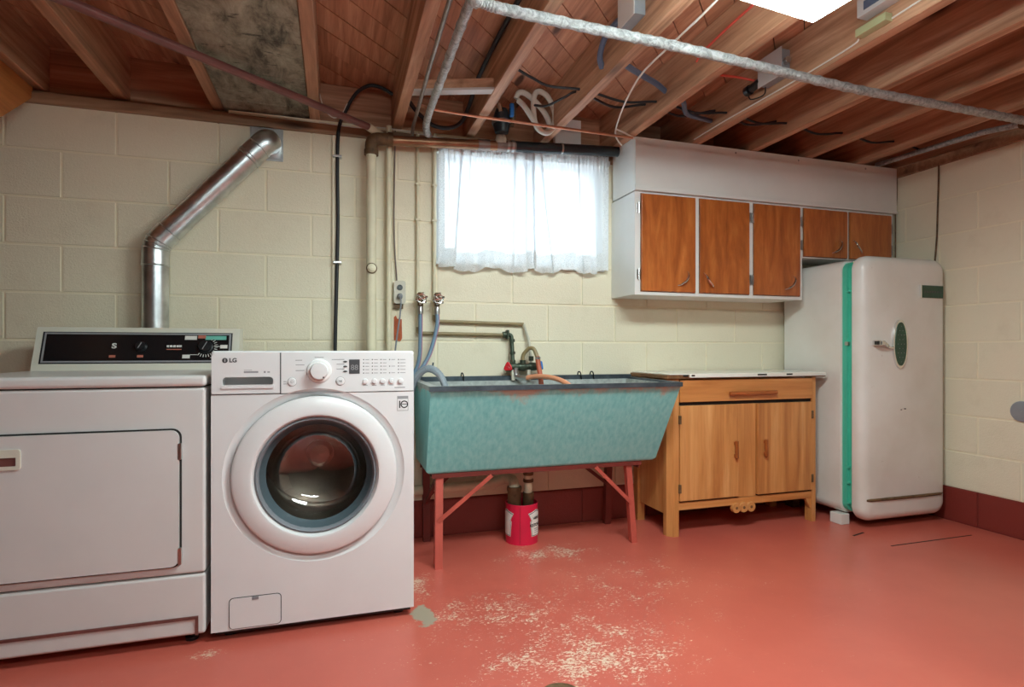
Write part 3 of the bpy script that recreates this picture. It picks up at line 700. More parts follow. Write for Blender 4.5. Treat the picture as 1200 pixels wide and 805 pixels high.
bar((To[1][0]+.004, To[1][1]+.024), (To[2][0]+.004, To[2][1]), .03, ZT-.006, ZT+.010, rs); rs.build('side_rim', m_rim, sk)
rs = MB(); bar((To[3][0]-.004, To[3][1]), (To[0][0]-.004, To[0][1]+.024), .035, ZT-.010, ZT+.010, rs); rs.build('side_rim', m_concrete, sk)
rs = MB(); bar((To[2][0], To[2][1]+.004), (To[3][0], To[3][1]+.004), .028, ZT-.01, ZT+.024, rs); rs.build('back_rim', m_rim, sk)
for x in (.63, 1.285, 1.36):
    MB().tube(spline([(x-.004, 2.905, .815), (x-.003, 2.895, .84), (x, 2.872, .835), (x+.004, 2.868, .80)], 4), .0035, 8).build('wire_hook', m_black, sk)
def leg(top, foot, m_, w_=.034):
    t_, f_ = Vector(top), Vector(foot); b_ = MB()
    for (ax, ay, bx, by) in ((0, 0, w_, .005), (0, .005, .005, w_)):
        b_.hexa([(f_.x+p, f_.y+q, f_.z) for p, q in ((ax, ay), (bx, ay), (bx, by), (ax, by))], [(t_.x+p, t_.y+q, t_.z) for p, q in ((ax, ay), (bx, ay), (bx, by), (ax, by))])
    return b_.build('leg', m_, sk)
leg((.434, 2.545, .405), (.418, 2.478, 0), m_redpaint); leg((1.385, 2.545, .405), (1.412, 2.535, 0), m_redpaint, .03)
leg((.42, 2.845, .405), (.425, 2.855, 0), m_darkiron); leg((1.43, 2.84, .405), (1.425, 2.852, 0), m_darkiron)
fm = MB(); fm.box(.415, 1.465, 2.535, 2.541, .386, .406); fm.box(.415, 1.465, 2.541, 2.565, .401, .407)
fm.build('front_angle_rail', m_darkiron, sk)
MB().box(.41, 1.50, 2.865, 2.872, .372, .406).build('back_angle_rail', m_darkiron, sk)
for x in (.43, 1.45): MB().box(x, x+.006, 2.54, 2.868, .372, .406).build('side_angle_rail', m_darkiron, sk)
def brace(a, c, m_, w_=.018):
    a, c = Vector(a), Vector(c); d_ = (c-a).normalized(); n_ = Vector((0, 1, 0)).cross(d_).normalized()*w_/2; t_ = Vector((0, .005, 0))
    MB().hexa([a-n_, a+n_, c+n_, c-n_], [a-n_+t_, a+n_+t_, c+n_+t_, c-n_+t_]).build('brace', m_, sk)
brace((.437, 2.505, .20), (.69, 2.528, .385), m_redpaint); brace((1.405, 2.532, .205), (1.215, 2.532, .39), m_redpaint)
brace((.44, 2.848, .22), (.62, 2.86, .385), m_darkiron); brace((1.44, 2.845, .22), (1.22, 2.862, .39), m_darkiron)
MB().hexa([(.437, 2.55, .38), (.437, 2.56, .40), (.45, 2.56, .40), (.45, 2.55, .38)], [(.43, 2.845, .19), (.43, 2.855, .21), (.445, 2.855, .21), (.445, 2.845, .19)]).build('brace', m_darkiron, sk)

# ------------------------------------------------------------------ pipes on the back wall
def pipe(name, label, pts, r, m_, cat='pipe', group=None, n=12, rad=.03):
    return tag(MB().tube(fillet(pts, rad), r, n).build(name, m_, None, None, 50), label, cat, group)
# drain stack
ds = thing('drain_stack', 'cream painted vertical drain pipe turning into brown overhead pipe', 'pipe', (.172, 2.866, 0))
xd, yd, zd = .1705, 2.842, 1.977
MB().tube([(xd, yd, .02), (xd, yd, 1.93)], .024, 20).build('vertical_run', m_cream, ds)
elp = fillet([(xd, yd, 1.915), (xd, yd, zd+.005), (xd+.09, yd, zd+.012)], .06, 8)
MB().tube(elp, .030, 20).build('elbow_fitting', m_oldiron, ds, 'worn corroded elbow')
for p in (elp[0], elp[-1]): MB().tube([p-Vector((0,0,.012)) if p is elp[0] else p-Vector((.012,0,0)), p+(Vector((0,0,.012)) if p is elp[0] else Vector((.012,0,0)))], .034, 20).build('hub', m_oldiron, ds)
hz = lambda x: 1.983+(x-.25)*.0585
MB().tube([(.25, yd, hz(.25)), (.80, yd, hz(.80))], .025, 20).build('copper_run', m_oldcopper, ds, 'brown copper run')
MB().tube([(.70, yd, hz(.70)), (.76, yd, hz(.76))], .028, 20).build('coupling', m_graypipe, ds)
for x in (.86, .885): MB().tube([(x-.006, yd, hz(x)), (x+.006, yd, hz(x))], .0315, 20).build('clamp_band', m_steel, ds)
MB().tube([(.80, yd, hz(.8)), (.90, yd, hz(.9))], .0285, 20).build('coupling', m_graypipe, ds)
MB().tube([(.89, yd, hz(.89)), (1.494, yd, hz(1.494))], .028, 20).build('black_plastic_run', m_abs, ds, 'glossy black plastic run')
MB().tube([(1.155, yd, hz(1.155)), (1.164, yd, hz(1.164))], .031, 20).build('hanger_strap', m_steel, ds)
co = MB().lathe([(.021, 0), (.021, -.014), (.014, -.016), (.014, -.024), (.001, -.026)], (xd, yd-.022, 1.352), 'y', 20).build('cleanout_plug', m_cream, ds, 'round cleanout plug')
MB().lathe([(.024, -.020), (.026, -.026), (.020, -.034), (.016, -.032)], (xd, yd, 1.352), 'y', 22).build('cleanout_ring', m_oldiron, ds)
pipe('conduit_pipe', 'slim cream painted pipe right beside the drain stack', [(.258, 2.888, .3), (.258, 2.888, ZTOP+.05)], .0135, m_cream)
# batten and cable
bt = tag(MB().box(-.010, .006, YB-.016, YB-.001, .9, ZTOP-.015, .002).build('cable_batten', m_mortar), 'narrow cream batten fixed behind the black wall cable', 'batten')
cb = thing('power_cable', 'thick black cable clipped vertically beside the dryer duct', 'cable', (.012, 2.9, 1.0))
MB().tube(spline([(.002, 2.902, .88), (.006, 2.90, 1.1), (.012, 2.90, 1.35), (.016, 2.90, 1.6), (.014, 2.90, 1.85), (.02, 2.90, 2.03), (.05, 2.90, 2.12), (.10, 2.90, 2.215), (.16, 2.90, 2.262), (.22, 2.90, 2.262), (.279, 2.90, 2.235)], 6), .0085, 10).build('cable', m_rubber, cb)
for z in (1.385, 1.90): MB().box(-.008, .034, 2.889, 2.924, z-.006, z+.006, .002).build('clip', m_steel, cb)
# water pipes with gate valves
def valve(x, y, z, name, label):
    v_ = thing(name, label, 'valve', (x, y, z), None)
    MB().lathe([(.012, -.035), (.014, -.03), (.014, -.018), (.019, -.012), (.019, .012), (.013, .018), (.013, .032), (.010, .034)], (x, y, z), 'z', 16, True, True).build('valve_body', m_oldiron, v_)
    MB().lathe([(.010, 0), (.010, -.03), (.006, -.032), (.006, -.045)], (x, y, z), 'y', 12, False, True).build('stem', m_chrome, v_)
    wh = MB(); wh.tube([(x+.021*math.cos(t), y-.043, z+.021*math.sin(t)) for t in [2*PI*k/24 for k in range(25)]], .0038, 8)
    for k in range(6):
        a_ = 2*PI*k/6+.3; wh.tube([(x, y-.043, z), (x+.021*math.cos(a_), y-.043, z+.021*math.sin(a_))], .003, 6)
        wh.lathe([(.0005, -.007), (.0065, -.003), (.0065, .003), (.0005, .007)], (x+.026*math.cos(a_), y-.043, z+.026*math.sin(a_)), 'y', 8)
    wh.build('handwheel', m_chrome, v_)
    MB().lathe([(.0145, -.075), (.0145, -.05), (.011, -.034)], (x, y, z), 'z', 14, True).build('hose_nut', m_steel, v_)
    return v_
valve(.412, 2.872, 1.215, 'gate_valve', 'chrome handwheel valve on the left water pipe above tub'); valve(.496, 2.872, 1.215, 'gate_valve', 'chrome handwheel valve on the right water pipe above tub')
def water_pipe(label, x, zb, x2, z2):
    t_ = thing('water_pipe', label, 'pipe', (x, 2.905, zb))
    MB().tube([(x, 2.905, ZTOP+.045), (x, 2.905, zb+.02)], .0082, 12).build('riser', m_cream, t_)
    MB().tube(fillet([(x, 2.905, zb+.03), (x, 2.905, zb), (x2, 2.905, z2)], .02), .0085, 12).build('branch', m_brown_pipe, t_, 'tan branch to the faucet')
    for z_ in (1.62, 1.80): MB().box(x-.013, x+.013, 2.893, YB-.001, z_-.005, z_+.005, .001).build('pipe_strap', m_cream, t_)
water_pipe('left thin water pipe, cream above and tan to the tub faucet', .403, 1.046, .86, 1.040)
water_pipe('right thin water pipe running along the window then to the faucet', .487, 1.108, .968, 1.098)
# supply hoses
def hose(name, label, pts, r, m_, stripe=None, cat='hose'):
    t_ = thing(name, label, cat, pts[0])
    MB().tube(spline(pts, 10), r, 12).build('hose_jacket', m_, t_)
    if stripe:
        MB().tube([Vector(p)+Vector((r*.75, -r*.75, 0)) for p in spline(pts, 10)], r*.22, 6).build('stripe', stripe, t_)
    return t_
hose('supply_hose', 'straight blue-grey water hose hanging from left valve', [(.412, 2.872, 1.15), (.411, 2.870, 1.02), (.408, 2.874, .93), (.393, 2.88, .865), (.362, 2.885, .81), (.340, 2.885, .72)], .0105, m_hose, m_hosestripe)
hose('supply_hose', 'slanting blue-grey water hose hanging from right valve', [(.496, 2.872, 1.15), (.494, 2.86, 1.08), (.462, 2.85, .96), (.428, 2.842, .89), (.395, 2.84, .848), (.360, 2.84, .805), (.342, 2.84, .72)], .0105, m_hose, m_hosestripe)
# drain hose hooked into the sink
dh = thing('drain_hose', 'grey corrugated drain hose hooked over the tub left end', 'hose', (.36, 2.7, .7))
pts = spline([(.335, 2.76, .55), (.345, 2.76, .72), (.375, 2.745, .825), (.425, 2.72, .872), (.475, 2.69, .845), (.505, 2.67, .77), (.52, 2.66, .68)], 12)
MB().tube(pts, [.0155+.0018*(i % 2) for i in range(len(pts))], 14).build('corrugated_tube', m_drainhose, dh)
MB().tube([Vector(p)+Vector((-.004, -.010, -.010)) for p in pts[22:60]], .0085, 10).build('hose_support', m_gray, dh)
MB().tube([(.45, 2.725, .885), (.452, 2.725, .90)], .004, 8).build('hose_clip', m_rim, dh)

# outlet with plug and cord
ot = thing('wall_outlet', 'grey box with double power outlet on the block wall', 'outlet', (.311, YB, 1.25))
MB().prism(rrect(.283, .341, 1.192, 1.306, .012), YB-.034, YB-.001, 'y').build('outlet_box', m_outlet, ot)
for z in (1.272, 1.228): MB().lathe([(.0145, 0), (.0145, -.003), (.001, -.003)], (.312, YB-.034, z), 'y', 20).build('socket', m_black, ot)
MB().box(.283, .330, YB-.020, YB-.001, 1.168, 1.190).build('knockout', m_oldiron, ot)
pc = thing('appliance_cable', 'grey plug and cord dropping from outlet behind the washer', 'cord', (.312, 2.88, 1.2))
MB().lathe([(.013, 0), (.013, -.018), (.008, -.026), (.001, -.027)], (.312, YB-.0375, 1.228), 'y', 18).build('plug', m_gray, pc)
MB().tube(spline([(.312, YB-.062, 1.224), (.314, YB-.066, 1.19), (.308, 2.86, 1.12), (.297, 2.85, 1.05), (.285, 2.85, .95), (.28, 2.85, .85)], 8), .0042, 8).build('cord', m_gray, pc)
tag(MB().prism([(.286, 1.126), (.296, 1.134), (.302, 1.118), (.325, 1.115), (.327, 1.02), (.318, 1.004), (.286, 1.010)], YB-.0025, YB-.0008, 'y').build('bare_patch', m_brickpatch), 'small terracotta patch where paint flaked below the outlet', 'patch')
tag(MB().tube(spline([(.292, 2.915, ZTOP+.04), (.288, 2.915, 1.85), (.286, 2.915, 1.6), (.290, 2.915, 1.45), (.298, 2.915, 1.345), (.300, 2.912, 1.30)], 8), .0035, 8).build('outlet_feed_wire', m_graypipe), 'thin dark wire running down into the outlet box', 'wire')

# ------------------------------------------------------------------ tub faucet
fa = thing('tub_faucet', 'old greenish brass tub faucet with red and blue handles', 'faucet', (.97, 2.86, .87))
MB().tube([(.885, 2.862, .872), (1.03, 2.862, .872)], .017, 16).build('mixing_body', m_brass, fa)
for x in (.888, .945, 1.005): MB().lathe([(.020, -.02), (.022, -.012), (.022, .012), (.020, .02)], (x, 2.862, .872), 'x', 16, True, True).build('hex_collar', m_brass, fa)
MB().tube(fillet([(.862, 2.895, 1.041), (.897, 2.895, 1.041), (.897, 2.868, .88)], .022), .0105, 14).build('hot_inlet', m_brass, fa)
for z in (1.01, .945, .90): MB().lathe([(.014, -.008), (.015, 0), (.014, .008)], (.897, 2.872+(z-.9)*.09, z), 'z', 14, True, True).build('fitting', m_brass, fa)
MB().lathe([(.016, -.012), (.017, 0), (.016, .012)], (.862, 2.898, 1.041), 'x', 14, True, True).build('union', m_brass, fa)
MB().box(.870, .880, 2.878, 2.918, 1.018, 1.066, .003).build('pipe_clip', m_brass, fa)
MB().tube(spline([(.968, 2.900, 1.098), (.975, 2.897, 1.07), (.99, 2.89, 1.02), (.996, 2.88, .96), (.998, 2.868, .885)], 6), .0075, 12).build('cold_inlet', m_outlet, fa)
MB().lathe([(.013, -.012), (.014, 0), (.013, .012)], (.998, 2.868, .915), 'z', 14, True, True).build('fitting', m_brass, fa)
MB().tube(fillet([(.945, 2.85, .885), (.945, 2.85, .935), (.972, 2.82, .972), (.99, 2.80, .968), (1.002, 2.785, .925)], .02), .0105, 14).build('gooseneck_spout', m_brown_pipe, fa)
MB().lathe([(.015, -.01), (.015, .01)], (.945, 2.85, .897), 'z', 14, True, True).build('fitting', m_brass, fa)
def tri_handle(x, m_, sgn):
    h_ = MB().tube([(x, 2.862, .872), (x+sgn*.016, 2.862, .872)], .006, 10)
    c_ = [(x+sgn*.018, 2.862-.024*math.sin(t), .874+.026*math.cos(t)) for t in [2*PI*k/3 for k in range(4)]]
    h_.tube(fillet([(Vector(c_[0])+Vector(c_[1]))/2]+[Vector(q) for q in c_[1:3]]+[Vector(c_[0]), (Vector(c_[0])+Vector(c_[1]))/2], .014, 4), .006, 8)
    for q in c_[:3]: h_.tube([(x+sgn*.018, 2.862, .874), q], .004, 8)
    if sgn < 0: h_.rot(1.15, (x+.01, 2.862, .872)); h_.v = [p+Vector((-.012, -.004, -.002)) for p in h_.v]
    return h_.build('handle', m_, fa, 'red valve handle' if sgn < 0 else 'blue valve handle')
tri_handle(.872, m_redhandle, -1); tri_handle(1.034, m_bluehandle, 1)
MB().tube(fillet([(.905, 2.852, .865), (.908, 2.848, .822), (.925, 2.825, .815), (.95, 2.79, .815)], .02), .015, 14).build('lower_valve', m_steel, fa)
for x in (.893, .98): MB().box(x-.010, x+.010, 2.846, 2.862, .80, .856, .004).build('mounting_lug', m_outlet, fa)
hose('spout_hose', 'terracotta rubber hose pushed onto the faucet gooseneck', [(1.003, 2.783, .925), (1.006, 2.775, .88), (1.012, 2.762, .82), (1.016, 2.755, .74), (1.018, 2.755, .66)], .013, m_pinkdark)
MB().lathe([(.0155, -.006), (.0155, .006)], (1.004, 2.781, .918), 'z', 14, True, True).build('hose_clamp', m_steel, fa)
hose('drain_valve_hose', 'salmon rubber hose lying forward across the tub', [(.945, 2.797, .815), (.975, 2.76, .824), (1.01, 2.70, .826), (1.045, 2.62, .818), (1.075, 2.54, .792), (1.09, 2.50, .75)], .0125, m_pink)

# ------------------------------------------------------------------ under the sink: waste pipe and can
wpipe = thing('waste_pipe', 'painted waste pipe under the tub bending into the can', 'pipe', (.6, 2.85, .26))
MB().tube([(.20, 2.874, .255), (.80, 2.874, .262)], .025, 16).build('horizontal_run', m_cream, wpipe)
MB().tube(fillet([(.77, 2.874, .262), (.862, 2.866, .292), (.864, 2.75, .300), (.864, 2.74, .25)], .06), .027, 16).build('bend', m_cream, wpipe)
MB().lathe([(.036, -.01), (.038, 0), (.036, .012)], (.864, 2.74, .262), 'z', 20, True, True).build('hub', m_oldiron, wpipe)
MB().tube([(.864, 2.74, .255), (.864, 2.74, .10)], .034, 18).build('trap_leg', m_oldiron, wpipe, 'rusty trap leg')
tp = thing('tub_tailpiece', 'short vertical drain tailpiece from tub into the can', 'pipe', (.938, 2.74, .3))
MB().tube([(.938, 2.74, .405), (.938, 2.74, .225)], .021, 16).build('tube', m_cream, tp)
for z in (.335, .30): MB().lathe([(.025, -.008), (.027, 0), (.025, .008)], (.938, 2.74, z), 'z', 18, True, True).build('slip_nut', m_oldiron, tp)
MB().tube([(.938, 2.74, .24), (.938, 2.74, .10)], .028, 16).build('trap_leg', m_oldiron, tp)
can = thing('ketchup_can', 'red tin can with ketchup label under the tub drain', 'can', (.902, 2.738, 0))
CR, CH = .082, .196
MB().lathe([(CR-.004, .002), (CR, 0), (CR, .006), (CR-.001, .010), (CR-.001, CH-.008), (CR+.001, CH-.003), (CR, CH), (CR-.004, CH), (CR-.004, .008), (.001, .008)], (.902, 2.738, 0), 'z', 40, True).build('can_wall', m_can, can)
MB().lathe([(CR-.005, .12), (.001, .12)], (.902, 2.738, 0), 'z', 32).build('can_contents', m_oldiron, can)
def curved(poly, r, m_, name, a0, th=.0006, parent=can, label=None):   # wrap a flat outline (arc length, height) around the can
    pts2 = []
    for i, p in enumerate(poly):
        q = poly[(i+1) % len(poly)]; n_ = max(1, int(abs(q[0]-p[0])/.008)); pts2 += [(p[0]+(q[0]-p[0])*k/n_, p[1]+(q[1]-p[1])*k/n_) for k in range(n_)]
    # slice in vertical strips so the surface bends
    xs = [min(p[0] for p in poly)+(max(p[0] for p in poly)-min(p[0] for p in poly))*k/12 for k in range(13)]
    b_ = MB()
    for xa, xb in zip(xs, xs[1:]):
        s_ = clip(clip(list(poly), (1, 0), xb), (-1, 0), -xa)
        if len(s_) < 3: continue
        f = lambda p, rr_: (.902+rr_*math.sin(a0+p[0]/CR), 2.738-rr_*math.cos(a0+p[0]/CR), p[1])
        n_ = len(s_); b_.add([f(p, r) for p in s_]+[f(p, r+th) for p in s_], [tuple(range(n_)), tuple(range(n_, 2*n_))]+[(k, (k+1) % n_, n_+(k+1) % n_, n_+k) for k in range(n_)])
    return b_.build(name, m_, parent, label)
def keystone(s): return [(-.030*s, -.055*s), (.030*s, -.055*s), (.037*s, .012*s), (.031*s, .020*s), (.048*s, .052*s), (.0*s, .066*s), (-.048*s, .052*s), (-.031*s, .020*s), (-.037*s, .012*s)]
for a0 in (.72, -1.45):
    for s_, m_, r_ in ((1.08, m_paper, CR-.0004), (1.02, m_ink, CR+.0002), (.97, m_paper, CR+.0008)):
        curved([(p[0], p[1]+.098) for p in keystone(s_)], r_, m_, 'label_panel', a0)
def wraptext(s_, size, zc_, a0, m_, bold=0):
    o_ = text('label_lettering', s_, size, (0, 0, 0), m_, can, ext=.0003, bold=bold)
    for q in o_.data.vertices:
        ang = a0+q.co.x/CR; rr_ = CR+.002-q.co.y; q.co = (rr_*math.sin(ang), -rr_*math.cos(ang), q.co.z)
    o_.location = (0, 0, zc_)
wraptext('KETCHUP', .0195, .094, .72, m_ink, .0006); wraptext('HEINZ', .017, .128, .72, m_ink, .0004)
for z, w_ in ((.075, .034), (.066, .026), (.056, .030)): curved([(-w_/2, z-.0015), (w_/2, z-.0015), (w_/2, z+.0015), (-w_/2, z+.0015)], CR+.0014, m_lgray, 'label_line', .72)
curved([(-.0008, .008), (.0008, .008), (.0008, CH-.01), (-.0008, CH-.01)], CR+.0004, m_darkiron, 'can_seam', -.42)

# ------------------------------------------------------------------ base cabinet
bc = thing('base_cabinet', 'honey-coloured wooden base cabinet with white enamel worktop', 'cabinet', (2.1, 2.74, 0))
bx0, bx1, bf, bb = 1.640, 2.588, 2.56, 2.915
MB().box(bx0+.006, bx0+.022, bf+.03, bb, .105, .80).build('side_panel', m_basewood, bc); MB().box(bx1-.022, bx1-.006, bf+.03, bb, .105, .80).build('side_panel', m_basewood, bc)
MB().box(bx0+.022, bx1-.022, bb-.012, bb, .13, .80).build('back_panel', m_basewood, bc); MB().box(bx0+.022, bx1-.022, bf+.03, bb-.012, .135, .15).build('bottom_panel', m_basewood, bc)
def post(xa, xb, ya, yb_, ch, sx_):
    o_ = [(xa, ya), (xb, ya), (xb, yb_), (xa, yb_)]
    o_ = [(xa+ch, ya), (xb, ya), (xb, yb_), (xa, yb_), (xa, ya+ch)] if sx_ < 0 else [(xa, ya), (xb-ch, ya), (xb, ya+ch), (xb, yb_), (xa, yb_)]
    MB().prism(o_, 0, .81, 'z').build('leg', m_basewood, bc)
post(bx0-.006, bx0+.052, bf-.008, bf+.045, .024, -1); post(bx1-.038, bx1+.006, bf-.004, bf+.045, .016, 1)
for x in (bx0-.006, bx1-.04): MB().box(x, x+.045, bb-.045, bb, 0, .80).build('leg', m_basewood, bc)
MB().prism([(bx1-.075, .132), (bx1-.038, .132), (bx1-.038, .07)], bf+.002, bf+.02, 'y').build('bracket', m_basewood, bc)
MB().box(bx0+.052, bx1-.038, bf+.012, bf+.03, .13, .80).build('face_backing', m_gap, bc)
MB().box(bx0+.052, bx1-.038, bf-.002, bf+.02, .132, .170, .002).build('bottom_rail', m_basewood_x, bc)
MB().box(2.060, 2.176, bf, bf+.02, .172, .672, .001).build('centre_stile', m_basewood, bc)
for i, xc in enumerate((2.045, 2.092, 2.139)):
    o_ = MB().lathe([(.0255, -.012), (.0265, -.004), (.0265, .010)], (xc, bf, .118), 'y', 24, True).build('scroll_ornament', m_basewood, bc)
    MB().lathe([(.008, -.0005), (.006, .0)], (xc, bf-.0125, .118), 'y', 14, True).build('ornament_eye', m_edgewood, o_)
dw = MB().box(bx0+.056, bx1-.040, bf-.014, bf+.012, .690, .806, .004).build('drawer', m_basewood_x, bc)
dp = MB().box(1.985, 2.290, bf-.040, bf-.024, .722, .742, .005).build('pull_bar', m_handlewood, dw); 
for x in (2.01, 2.265): MB().box(x-.012, x+.012, bf-.028, bf-.013, .725, .739).build('pull_post', m_handlewood, dw)
for xa, xb, hx, nm in ((bx0+.056, 2.058, 2.032, 0), (2.180, bx1-.042, 2.222, 1)):
    d_ = MB().box(xa, xb, bf-.014, bf+.012, .180, .672, .004).build('door', m_basewood, bc)
    MB().box(hx-.009, hx+.009, bf-.036, bf-.022, .385, .480, .005).build('door_pull', m_handlewood, d_)
    for z in (.40, .465): MB().box(hx-.006, hx+.006, bf-.024, bf-.013, z-.008, z+.008).build('pull_post', m_handlewood, d_)
    hxx = xa if nm == 0 else xb
    for z in (.245, .60): MB().box(hxx-.007, hxx+.007, bf-.017, bf-.005, z-.022, z+.022, .001).build('hinge', m_oldiron, d_)
MB().box(bx0+.052, bx1-.038, bf+.004, bf+.014, .672, .690).build('drawer_gap', m_gap, bc)
wt = MB().box(bx0-.028, bx1+.038, bf-.028, bb, .812, .832, .003).build('worktop_core', m_edgewood, bc, 'worn brown wood edging of the worktop')
MB().box(bx0-.018, bx1+.030, bf-.032, bb-.004, .832, .838, .0025, 2).build('worktop', m_enameltop, bc, 'white enamel top with chipped edge')
MB().box(bx0+.10, bx1+.034, bf-.034, bf-.027, .8175, .8345, .001).build('enamel_lip', m_enameltop, bc)
for x, w_ in ((1.70, .03), (1.75, .02), (2.16, .06), (2.35, .04)): MB().box(x, x+w_, bf-.0348, bf-.0335, .824, .8325).build('chipped_edge', m_ink, bc)

# ------------------------------------------------------------------ wall cabinets and soffit
cf = 2.662
wc = thing('wall_cabinet', 'white wall cabinet with three tall reddish wood doors', 'cabinet', (2.04, 2.79, 1.25))
ux0, ux1 = 1.499, 2.586
cabb = MB(); cabb.box(ux0, ux0+.018, cf+.016, YB-.002, 1.252, 1.79); cabb.box(ux1-.018, ux1, cf+.016, YB-.002, 1.252, 1.79); cabb.box(ux0+.018, ux1-.018, cf+.016, YB-.002, 1.252, 1.268); cabb.box(ux0+.018, ux1-.018, YB-.012, YB-.002, 1.268, 1.79); cabb.box(ux0+.018, ux1-.018, cf+.02, YB-.012, 1.775, 1.79)
cabb.build('carcass', m_cabwhite, wc)
def facef(x0_, x1_, z0_, z1_, stiles, par):
    f = MB(); f.box(x0_, x1_, cf, cf+.016, z1_-.022, z1_); f.box(x0_, x1_, cf, cf+.016, z0_, z0_+.022)
    for a, c in stiles: f.box(a, c, cf, cf+.016, z0_+.022, z1_-.022)
    return f.build('face_frame', m_cabwhite, par)
facef(ux0, ux1, 1.250, 1.792, ((ux0, 1.545), (1.855, 1.900), (2.205, 2.254), (2.558, ux1)), wc)
def updoor(xa, xb, za, zb, par, hx, hz_, tilt, hinge):
    d_ = MB().box(xa, xb, cf-.013, cf-.0005, za, zb, .0035, 2).build('door', m_updoor, par)
    MB().box(xa-.0025, xb+.0025, cf-.004, cf-.0002, za-.0025, zb+.0025).build('door_shadow_edge', m_edgewood, d_)
    s_ = tilt; L = .048; dx_ = s_*L*.62; pts = []
    for k in range(13):
        t_ = -1+k/6; pts.append((hx+dx_*t_-s_*.010*(1-t_*t_)*-1, cf-.013-.024*(1-t_**4), hz_+L*.80*t_-.008*(1-t_*t_)*1))
    rr_ = [.0035+.0028*(1-abs(-1+k/6)) for k in range(13)]
    MB().tube(pts, rr_, 8).build('handle', m_chrome, d_, 'curved chrome handle')
    for z in hinge[1]: 
        hb = MB().box(hinge[0]-.010, hinge[0]+.010, cf-.0055, cf-.0005, z-.026, z+.026, .0015); hb.tube([(hinge[0], cf-.008, z-.028), (hinge[0], cf-.008, z+.028)], .0035, 8)
        hb.build('hinge', m_steel, d_)
updoor(1.534, 1.862, 1.270, 1.780, wc, 1.781, 1.342, 1, (1.520, (1.705, 1.357)))
updoor(1.892, 2.212, 1.270, 1.780, wc, 1.943, 1.338, -1, (2.222, (1.700, 1.352)))
updoor(2.246, 2.564, 1.270, 1.780, wc, 2.484, 1.344, 1, (2.236, (1.700, 1.352)))
wc2 = thing('wall_cabinet', 'short white wall cabinet with two small doors above refrigerator', 'cabinet', (2.93, 2.79, 1.5))
vx0, vx1 = 2.588, 3.282
cabb = MB(); cabb.box(vx0, vx0+.018, cf+.016, YB-.002, 1.502, 1.79); cabb.box(vx1-.018, vx1, cf+.016, YB-.002, 1.502, 1.79); cabb.box(vx0+.018, vx1-.018, cf+.016, YB-.002, 1.502, 1.518); cabb.box(vx0+.018, vx1-.018, YB-.012, YB-.002, 1.518, 1.79); cabb.box(vx0+.018, vx1-.018, cf+.02, YB-.012, 1.775, 1.79)
cabb.build('carcass', m_cabwhite, wc2)
facef(vx0, vx1, 1.496, 1.792, ((vx0, 2.602), (2.908, 2.940), (3.252, vx1)), wc2)
updoor(2.594, 2.912, 1.503, 1.780, wc2, 2.824, 1.568, 1, (2.578, (1.701, 1.566)))
updoor(2.934, 3.257, 1.503, 1.780, wc2, 2.983, 1.574, -1, (3.266, (1.70, 1.57)))
sf = thing('cabinet_soffit', 'white boxed soffit above the wall cabinets', 'soffit', (2.4, 2.79, 1.8))
MB().box(1.497, 3.30, cf-.012, cf+.004, 1.812, ZJ-.002, .002).build('front_board', m_cabwhite, sf)
MB().box(1.497, 1.513, cf+.004, YB-.022, 1.796, ZJ-.002).build('side_board', m_cabwhite, sf)
MB().box(1.492, 3.30, cf-.020, cf+.004, 1.793, 1.812, .004).build('lower_moulding', m_cabwhite, sf)
MB().box(1.492, 3.30, cf-.014, cf+.002, 1.8122, 1.820, .002).build('upper_bead', m_cabwhite, sf)
for x in (2.12, 2.55, 3.05): MB().lathe([(.006, -.0126), (.004, -.0145), (.0005, -.015)], (x, cf, 2.05), 'y', 10).build('nail_head', m_lgray, sf)

# ------------------------------------------------------------------ refrigerator
rf = thing('refrigerator', 'rounded vintage white refrigerator with green door gasket', 'refrigerator', (2.965, 2.65, 0))
fx0, fx1, fz1 = 2.664, 3.272, 1.455
def pillow(x0_, x1_, z0_, z1_, rad, rings, bulge=None):
    b_ = MB(); n_ = 10; loops = []
    for y_, in_ in rings: loops.append([(p[0], y_, p[1]) for p in rrect(x0_+in_, x1_-in_, z0_+in_, z1_-in_, max(.004, rad-in_), n_)])
    v_ = [p for L in loops for p in L]; m_ = len(loops[0]); f_ = []
    for i in range(len(loops)-1):
        for k in range(m_): f_.append((i*m_+k, i*m_+(k+1) % m_, (i+1)*m_+(k+1) % m_, (i+1)*m_+k))
    f_.append(tuple(range(m_)))
    if bulge is None: f_.append(tuple((len(loops)-1)*m_+k for k in range(m_)))
    else:
        last = loops[-1]; cx_, cz_ = (x0_+x1_)/2, (z0_+z1_)/2; o_ = len(v_)-m_
        K = 6
        for j in range(1, K):
            s_ = 1-j/K
            v_ += [(cx_+(p[0]-cx_)*s_, p[1]-bulge*(1-s_**2), cz_+(p[2]-cz_)*s_) for p in last]
            for k in range(m_): f_.append((o_+(j-1)*m_+k, o_+(j-1)*m_+(k+1) % m_, o_+j*m_+(k+1) % m_, o_+j*m_+k))
        v_.append((cx_, last[0][1]-bulge, cz_)); e_ = len(v_)-1
        for k in range(m_): f_.append((o_+(K-1)*m_+k, o_+(K-1)*m_+(k+1) % m_, e_))
    return b_.add(v_, f_)
pillow(fx0, fx1, .060, fz1, .055, [(2.90, .03), (2.895, .012), (2.88, 0), (2.478, 0), (2.470, .003), (2.468, .009)]).build('cabinet_body', m_fridge, rf)
pillow(fx0+.012, fx1-.012, .075, fz1-.012, .048, [(2.470, 0), (2.44, 0), (2.438, .014), (2.405, .014)]).build('door_gasket', m_green, rf, 'bright green gasket strip')
